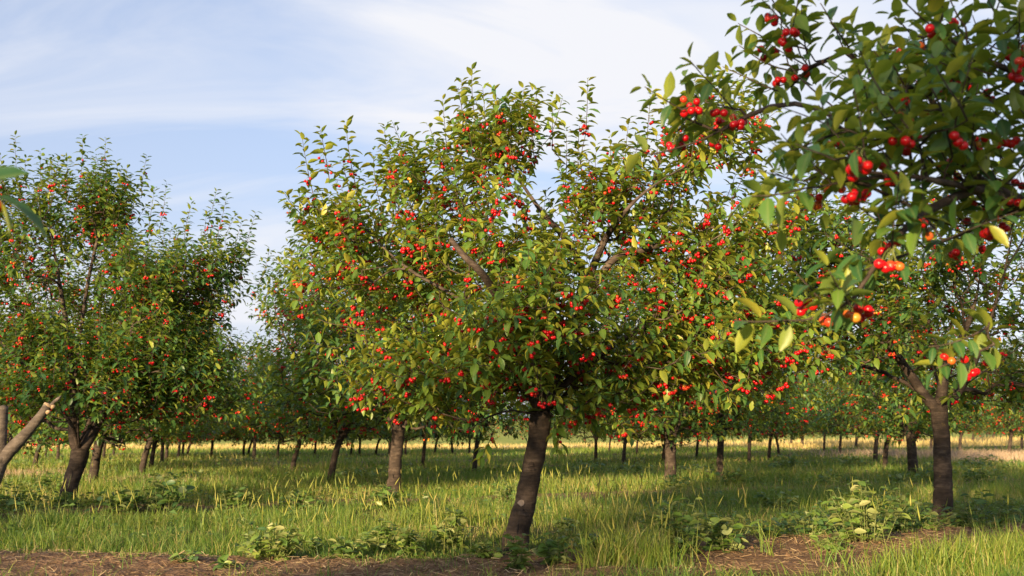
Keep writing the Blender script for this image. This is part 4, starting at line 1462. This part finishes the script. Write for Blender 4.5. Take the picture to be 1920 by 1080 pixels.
WEEDS_NEAR += [
    (352, 1066, 50, 22, 5, .045, 'tiny weed tuft alone on the bare strip at lower left', .1),
    (655, 1050, 60, 34, 7, .050, 'small weed on the strip left of the three grass-edge weeds', .05),
    (905, 1052, 60, 34, 7, .052, 'small weed on the strip left of the foot of the central trunk', .1),
    (1120, 1052, 70, 48, 8, .056, 'weed between the central trunk and the bright grass clump', .0),
    (1440, 1020, 70, 36, 8, .054, 'low weed on the brown strip left of the low spreading dark weed', -.1),
    (1560, 1044, 60, 34, 7, .054, 'small weed in front of the low spreading dark weed', .1),
    (1742, 1004, 50, 40, 7, .056, 'weed at the left foot of the right-hand trunk', -.1),
    (1797, 1000, 45, 36, 6, .056, 'weed at the right foot of the right-hand trunk', -.15),
    (130, 962, 70, 34, 9, .066, 'weed at the foot of the forked left trunk', -.1),
    (1270, 926, 70, 30, 9, .075, 'weed at the foot of the scarred straight trunk', -.05),
    (1460, 958, 80, 36, 10, .066, 'weed in the grass behind the brown strip, right of centre', -.1),
    (560, 960, 70, 30, 9, .066, 'low weed in the grass left of the curved trunk foot', -.1),
]
WEEDS_FAR = [
    (1378, 918, 75, 34, 12, .09, 'dark weed right of the second straight trunk', -.1), (1752, 912, 60, 40, 12, .09, 'dark weed behind the right-hand trunk', -.25),
    (1672, 912, 80, 26, 10, .09, 'low weed left of the sturdy forked trunk', -.1), (1845, 912, 85, 36, 13, .09, 'dark weed right of and behind the right-hand trunk', -.2),
    (1560, 915, 60, 26, 9, .085, 'low weed among seed heads left of the sturdy forked trunk', -.2), (1100, 892, 90, 24, 12, .1, 'weed patch right of the central trunk, first of a band', -.1),
    (1180, 890, 90, 24, 12, .1, 'weed patch right of the central trunk, second of a band', -.05), (1300, 895, 80, 24, 12, .1, 'weed patch just right of the scarred trunk', -.1),
    (1480, 885, 110, 26, 14, .11, 'broad weed patch before the two lone far trunks', -.1), (1600, 878, 90, 26, 12, .11, 'broad weed patch left of the slender pair of trunks', -.15),
    (1850, 880, 120, 22, 14, .11, 'weed band under the pink dry grass at right', -.2), (680, 900, 90, 20, 12, .1, 'low weed patch between the two curved trunks left of centre', -.1),
    (360, 905, 80, 18, 10, .1, 'low weed patch far behind the round dark weed', -.15), (1060, 1000, 50, 26, 5, .06, 'small weed in the grass behind the central trunk foot', -.05)]


def weed_gap(x, y):
    """grass is low around the leafy weeds"""
    f = np.ones(len(x))
    for w in WEEDS_NEAR + WEEDS_FAR:
        g = G(w[0], w[1]); rr = w[2] * g[1] / FPX * .55
        f = np.minimum(f, np.clip(np.hypot((x - g[0]) / rr, (y - g[1] + .25) / (rr * .8 + .3)) - .35, .25, 1))
    return f


R = np.random.default_rng(2024)


def scatter(n, y0, y1, pw=1.0, margin=2.5):
    """points in the view's wedge, denser nearby"""
    u = R.random(n)
    if pw == 0:
        y = y0 + (y1 - y0) * u
    else:
        y = (y0 ** (-pw) + u * (y1 ** (-pw) - y0 ** (-pw))) ** (-1 / pw)
    half = y * (960 / FPX) + margin
    x = R.uniform(-1, 1, n) * half
    return x, y


def lushness(x, y):
    return np.clip(0.25 + 0.75 * (vnoise(x * 0.8, y * 0.8, 31) * 0.65 + vnoise(x * 2.6, y * 2.6, 32) * 0.5 - 0.1), 0.05, 1)


sets = []
# near grass in tufts
x, y = scatter(34000, 5.7, 15.0, 0.6)
keep = (R.random(len(x)) < np.where(soil_mask(x, y) > .8, .06, (1 - soil_mask(x, y)) ** 1.5) * np.clip(lushness(x, y) * 2.2 - .55, .12, 1))
x, y = x[keep], y[keep]
k = R.integers(3, 8, len(x))
hx = np.repeat((0.05 + 0.135 * lushness(x, y) * R.uniform(.5, 1.3, len(x))) * weed_gap(x, y), k)
xv = np.repeat(np.clip(0.0 + 0.55 * vnoise(x * .9, y * .9, 33) + 0.42 * vnoise(x * 3.1, y * 3.1, 34) + R.normal(0, .14, len(x)), 0, 1), k)
x = np.repeat(x, k) + R.normal(0, .022, k.sum()); y = np.repeat(y, k) + R.normal(0, .022, k.sum())
n = len(x)
h = hx * R.uniform(.35, 1.35, n) ** 1.2
v = np.clip(xv + R.normal(0, .14, n) + (R.random(n) < .13) * .5, 0, 1)
sets.append(blades('g', x, y, h, R.uniform(.003, .0062, n) * np.clip(y / 8, 1, 2), R.uniform(0, 6.28, n), R.uniform(.1, .95, n), v, 3, M_GRASS))
print('near blades', n)
# middle and far grass
x, y = scatter(135000, 14.0, 57.5, 1.0, 5.0)
keep = R.random(len(x)) < (1 - 0.75 * soil_mask(x, y)) * (0.45 + .55 * lushness(x * .6, y * .6))
x, y = x[keep], y[keep]; n = len(x)
h = (0.08 + 0.20 * lushness(x * .7, y * .7)) * R.uniform(.5, 1.3, n)
v = np.clip(0.10 + 0.50 * vnoise(x * .45, y * .45, 35) + .4 * vnoise(x * 1.4, y * 1.4, 36) + R.normal(0, .18, n) + (R.random(n) < .10) * .4, 0, 1)
sets.append(blades('g', x, y, h, R.uniform(.006, .011, n) * (y / 12), R.uniform(0, 6.28, n), R.uniform(.1, .8, n), v, 2, M_GRASS))
# grass around and behind the viewpoint
x = R.uniform(-6, 7, 9000); y = R.uniform(-4, 5.8, 9000); n = len(x)
sets.append(blades('g', x, y, R.uniform(.06, .18, n), R.uniform(.005, .009, n), R.uniform(0, 6.28, n), R.uniform(.2, 1, n), np.clip(R.normal(.4, .18, n), 0, 1), 3, M_GRASS))


# bright tall clumps in the foreground
def clump(px, py, wid, n, hmax, vmean):
    c = G(px, py); s = c[1] / FPX
    x = c[0] + R.normal(0, wid * s * .5, n); y = c[1] + R.normal(0, .13, n)
    h = hmax * R.uniform(.35, 1.0, n)
    return blades('g', x, y, h, R.uniform(.006, .010, n), R.uniform(0, 6.28, n), R.uniform(.08, .7, n), np.clip(R.normal(vmean, .15, n), 0, 1), 4, M_GRASS)


for a in [(1180, 1068, 95, 620, .36, .70), (1235, 1075, 60, 200, .28, .6), (1850, 1072, 130, 900, .30, .66), (1760, 1078, 110, 420, .26, .58), (1900, 1050, 60, 300, .32, .55), (1680, 1080, 40, 60, .22, .55),
          (1440, 1050, 14, 16, .36, .45), (1555, 1068, 20, 22, .34, .45), (1590, 1070, 20, 24, .30, .5), (560, 985, 120, 350, .28, .5), (820, 985, 140, 520, .32, .62),
          (330, 990, 130, 400, .26, .5), (120, 1000, 140, 420, .26, .45), (1100, 985, 110, 360, .30, .6), (1480, 945, 130, 420, .30, .6), (1600, 960, 100, 360, .28, .6), (1880, 930, 90, 360, .32, .62),
          (250, 1055, 60, 90, .12, .5), (700, 1062, 40, 60, .12, .55), (60, 1030, 100, 260, .2, .45), (640, 1015, 120, 260, .22, .5), (430, 1022, 120, 260, .2, .45)]:
    sets.append(clump(*a))
merge_blades('grass', sets, M_GRASS, kind='stuff', label='green and yellowing grass covering the orchard floor')

# seed heads on stalks
def spikes(x, y, h, R, scale=1.0):
    """stalk blade + spindle-shaped ear"""
    n = len(x)
    az = R.uniform(0, 6.28, n); ln = R.uniform(.05, .35, n)
    v = np.clip(R.normal(.36, .2, n), 0, 1)
    st = blades('s', x, y, h, np.full(n, .0035) * scale, az, ln, v * .6, 3, M_SPIKE)
    top = np.stack([x + np.cos(az) * ln * h, y + np.sin(az) * ln * h, ground_z(x, y) + h * (1 - .35 * ln)], -1)
    d = unit(np.stack([np.cos(az) * ln * 1.8, np.sin(az) * ln * 1.8, np.ones(n)], -1))
    L = R.uniform(.05, .095, n) * scale; r_ = R.uniform(.0035, .0055, n) * scale
    xx = unit(np.cross(d, np.array([0.2, 1, 0.1]))); yy = np.cross(d, xx)
    rows = [(-.1, .3), (.25, 1.0), (.6, .85), (.9, .35)]
    V = []
    for t, q in rows:
        for j in range(4):
            a = j * math.pi / 2
            V.append(top + d * (L * t)[:, None] + (xx * math.cos(a) + yy * math.sin(a)) * (r_ * q)[:, None])
    V.append(top + d * (L * 1.15)[:, None])
    V = np.stack(V, 1)
    q4 = np.array([[i * 4 + j, i * 4 + (j + 1) % 4, (i + 1) * 4 + (j + 1) % 4, (i + 1) * 4 + j] for i in range(3) for j in range(4)])
    t3 = np.array([[12 + j, 12 + (j + 1) % 4, 16] for j in range(4)])
    b = (np.arange(n) * 17)[:, None, None]
    return [st, (V.reshape(-1, 3), [((q4[None] + b).reshape(-1, 4), 0), ((t3[None] + b).reshape(-1, 3), 0)], np.repeat(np.clip(v + .15, 0, 1), 17))]


x, y = scatter(2000, 6.6, 26, 0.7)
keep = (R.random(len(x)) < (1 - soil_mask(x, y)) * np.clip((vnoise(x * .7, y * .7, 51) - .3) * 2.2, .08, 1))
x, y = x[keep], y[keep]
S = spikes(x, y, R.uniform(.20, .42, len(x)), R, 1.15)
cx, cy = [], []
for px, py, wd, n in [(1190, 1065, 70, 26), (1120, 985, 60, 18), (960, 960, 60, 10), (1090, 960, 40, 16), (1580, 930, 110, 30), (1340, 935, 80, 12), (1230, 975, 50, 10), (1880, 915, 60, 30), (320, 955, 70, 16), (40, 960, 60, 10), (620, 975, 80, 16), (1040, 945, 90, 20)]:
    g = G(px, py)
    cx.append(g[0] + R.normal(0, wd * g[1] / FPX * .6, n)); cy.append(g[1] + R.normal(0, .2, n))
cx, cy = np.concatenate(cx), np.concatenate(cy)
S += spikes(cx, cy, R.uniform(.26, .46, len(cx)), R, 1.35)
merge_blades('seed_heads', S, M_SPIKE, kind='stuff', label='yellow-green grass seed heads rising above the grass')

# straw and dead stalks on the tilled strip
n = 44000
x = R.uniform(-7, 8, n); y = R.uniform(5.2, 13, n)
sm = soil_mask(x, y)
keep = R.random(n) < np.clip(sm * 1.2 - .1, 0.03, 1)
x, y = x[keep], y[keep]; n = len(x)
az = R.uniform(0, 6.28, n); L = R.uniform(.015, .09, n) * np.where(R.random(n) < .1, 1.8, 1); w = R.uniform(.0012, .003, n)
zz = ground_z(x, y) + .03 * soil_mask(x, y) + .012 + R.uniform(0, .016, n); tl = R.normal(0, .22, n)
dx, dy = np.cos(az), np.sin(az)
V = np.stack([np.stack([x - dx * L / 2 - dy * w, y - dy * L / 2 + dx * w, zz - tl * L / 2], -1), np.stack([x - dx * L / 2 + dy * w, y - dy * L / 2 - dx * w, zz - tl * L / 2 + w], -1),
              np.stack([x + dx * L / 2 + dy * w, y + dy * L / 2 - dx * w, zz + tl * L / 2 + w], -1), np.stack([x + dx * L / 2 - dy * w, y + dy * L / 2 + dx * w, zz + tl * L / 2], -1)], 1)
S = [(V.reshape(-1, 3), [(np.arange(4 * n).reshape(-1, 4), 0)], np.repeat(np.clip(R.normal(.52, .24, n), 0, 1), 4))]
n = 900
x = R.uniform(-6, 7, n); y = R.uniform(5.8, 11, n); keep = R.random(n) < soil_mask(x, y); x, y = x[keep], y[keep]; n = len(x)
S.append(blades('d', x, y, R.uniform(.04, .13, n), np.full(n, .003), R.uniform(0, 6.28, n), R.uniform(.1, .9, n), R.uniform(.5, 1, n), 2, M_STRAW, bendpow=1.2))
merge_blades('straw_litter', S, M_STRAW, kind='stuff', label='dry straw and dead stalks strewn over the brown tilled strip')

# clods of earth on the tilled strip
n = 5200
x = R.uniform(-6.5, 8, n); y = R.uniform(5.4, 12, n)
keep = R.random(n) < soil_mask(x, y) ** 2 * np.clip(vnoise(x * 3, y * 3, 71) * 1.8 - .35, .08, 1)
x, y = x[keep], y[keep]; n = len(x)
oct_v = np.array([(1, 0, 0), (.6, .75, .1), (-.35, .9, 0), (-1, 0, .1), (-.4, -.85, 0), (.5, -.8, .1), (.15, .1, .75), (0, 0, -.6)])
oct_f = np.array([(i, (i + 1) % 6, 6) for i in range(6)] + [((i + 1) % 6, i, 7) for i in range(6)])
sz = R.uniform(.005, .019, n) * np.where(R.random(n) < .1, 1.9, 1); az = R.uniform(0, 6.28, n)
jit = R.uniform(.7, 1.3, (n, 8, 3)) * oct_v[None]
ca, sa = np.cos(az)[:, None], np.sin(az)[:, None]
V = np.stack([jit[..., 0] * ca - jit[..., 1] * sa, jit[..., 0] * sa + jit[..., 1] * ca, jit[..., 2]], -1) * sz[:, None, None] + np.stack([x, y, ground_z(x, y) + .03 * soil_mask(x, y) + .008], -1)[:, None]
obj('soil_clods', make_mesh('soil_clods', V.reshape(-1, 3), [((oct_f[None] + (np.arange(n) * 8)[:, None, None]).reshape(-1, 3), 0)], smooth=False), [plain('clod', (0.17, 0.105, 0.062), .95, .1, .45, 25)], kind='stuff', label='small crumbly clods of brown earth on the tilled strip')

# wheat, young crop, dry grass far away
n = 16000
x = R.uniform(-48, 52, n); y = Y_WHEAT + (R.random(n) ** 1.6) * 25
merge_blades('wheat', [blades('w', x, y, R.uniform(.28, .42, n), R.uniform(.03, .07, n), R.uniform(0, 6.28, n), R.uniform(0, .4, n), R.random(n), 2, M_WHEAT)], M_WHEAT, kind='stuff', label='ripe pale gold wheat in the strip beyond the orchard')
n = 7000
x = R.uniform(-34, 14, n); y = R.uniform(49, 57.5, n)
merge_blades('young_crop', [blades('c', x, y, R.uniform(.16, .42, n), R.uniform(.03, .06, n), R.uniform(0, 6.28, n), R.uniform(.3, 1.0, n), np.clip(R.normal(.55, .15, n), 0, 1), 3, M_GRASS)], M_GRASS, kind='stuff', label='low row of broad-leaved young crop in front of the wheat')
S = []
for px, py, wd, dp, n, hh in [(1800, 860, 240, 4, 3600, .40), (1640, 854, 110, 4, 700, .26), (1870, 868, 110, 3, 1300, .45), (1450, 848, 140, 3, 400, .2), (40, 895, 120, 1.6, 1500, .22), (290, 905, 140, 1.4, 1300, .18), (1500, 908, 160, 1.0, 900, .09), (620, 925, 160, 1.0, 700, .10), (1050, 900, 200, 1.6, 900, .10), (1300, 930, 120, .7, 500, .08)]:
    g = G(px, py); x = g[0] + R.normal(0, wd * g[1] / FPX * .45, n); y = g[1] + R.normal(0, dp * .5, n)
    S.append(blades('d', x, y, hh * R.uniform(.5, 1.1, n), R.uniform(.004, .008, n) * np.clip(g[1] / 14, 1, 3), R.uniform(0, 6.28, n), R.uniform(.1, .6, n), R.random(n), 2, M_DRY))
merge_blades('dry_grass', S, M_DRY, kind='stuff', label='pinkish dry grass patches, thickest beyond the right-hand trees')


# ---- leafy weeds
def weed(px, py, wpx, hpx, n_stems, leaf, label, vb=0.0, as_parts=True, name='leafy_weed', Yshift=0.0):
    b = G(px, py); b[1] += Yshift
    b[2] = float(ground_z(b[0], b[1])) + .02
    s = b[1] / FPX
    root = obj(name, None, [], None, b, None, label, 'weed', 'leafy weeds on the orchard floor')
    st = Mesher(); LV = Leaves()
    wpx, hpx = wpx * 1.15, hpx * 1.12
    for k in range(int(n_stems * 1.4)):
        a = R.uniform(0, 6.28); q = R.random() ** .6
        ex = np.array([math.cos(a) * wpx * s * .5 * q, math.sin(a) * wpx * s * .32 * q, hpx * s * (1 - .45 * q ** 2) * R.uniform(.6, 1.0)])
        o = ex * np.array([.45, .45, 0]) + R.normal(0, .01, 3) * np.array([1, 1, 0]); o[2] = -.01
        mid = (o + ex) / 2 + np.array([0, 0, ex[2] * .15])
        st.tube(np.array([o, mid, ex]), [.0035, .003, .002], 4)
        m = int(R.integers(6, 10))
        for j in range(m):
            t = (j + 1) / m
            p = o * (1 - t) ** 2 + 2 * mid * t * (1 - t) + ex * t * t
            az = a + j * 2.4 + R.normal(0, .4)
            d = unit(np.array([math.cos(az), math.sin(az), R.uniform(-.15, .55)]))
            l = leaf * 1.42 * R.uniform(.6, 1.15)
            u = UP + R.normal(0, .45, 3)
            LV.add(b + p, d, u, l, l * R.uniform(.48, .66), np.clip(R.normal(.50 + vb, .24), 0, 1), R.integers(0, 3))
    obj('stem', st.mesh('stem'), [M_STEM], root)
    A = LV.arrays()
    n = len(A['b'])
    if as_parts:
        leaf_objects(A, range(n), b, root, M_WEED)
    else:
        obj('foliage', leaves_mesh('foliage', A, np.arange(n), b, False), [M_WEED], root, kind='stuff')
    return n


nw = 0
for a in WEEDS_NEAR:
    nw += weed(*a)
for a in WEEDS_FAR:
    weed(*a, as_parts=False)
print('weed leaves', nw, round(time.time() - T0, 1))
# leafy ground cover between the rows, too small and dense to count
LV = Leaves()
x, y = scatter(15000, 6.3, 34, .8)
s = (x - MAIN[0]) * NROW[0] + (y - MAIN[1]) * NROW[1]
kk = np.abs((s - 6.0) % 6.3); kk = np.minimum(kk, 6.3 - kk)
keep = (R.random(len(x)) < np.clip(1.0 - kk / 1.6, .16, 1) * np.clip((vnoise(x * .8, y * .8, 61) - .25) * 2, 0, 1)) & (soil_mask(x, y) < .8)
x, y = x[keep], y[keep]
z = ground_z(x, y)
for i in range(len(x)):
    hh = R.uniform(.05, .2) if y[i] > 9 else R.uniform(.03, .11)
    for j in range(5):
        az = R.uniform(0, 6.28); l = R.uniform(.045, .08) * max(1, y[i] / 14)
        LV.add(np.array([x[i] + R.normal(0, .03), y[i] + R.normal(0, .03), z[i] + hh * R.uniform(.3, 1.1)]), np.array([math.cos(az), math.sin(az), R.uniform(-.1, .5)]), UP + R.normal(0, .4, 3), l, l * R.uniform(.45, .65),
               np.clip(R.normal(.35, .25), 0, 1), R.integers(0, 3))
A = LV.arrays()
obj('ground_cover', leaves_mesh('ground_cover', A, np.arange(len(A['b'])), np.zeros(3), False), [M_WEED], kind='stuff', label='low broad-leaved ground cover among the grass between the tree rows')
print('DONE', round(time.time() - T0, 1), 'objects', len(bpy.data.objects), 'tris', sum(len(m.loops) - 2 * len(m.polygons) for m in bpy.data.meshes))
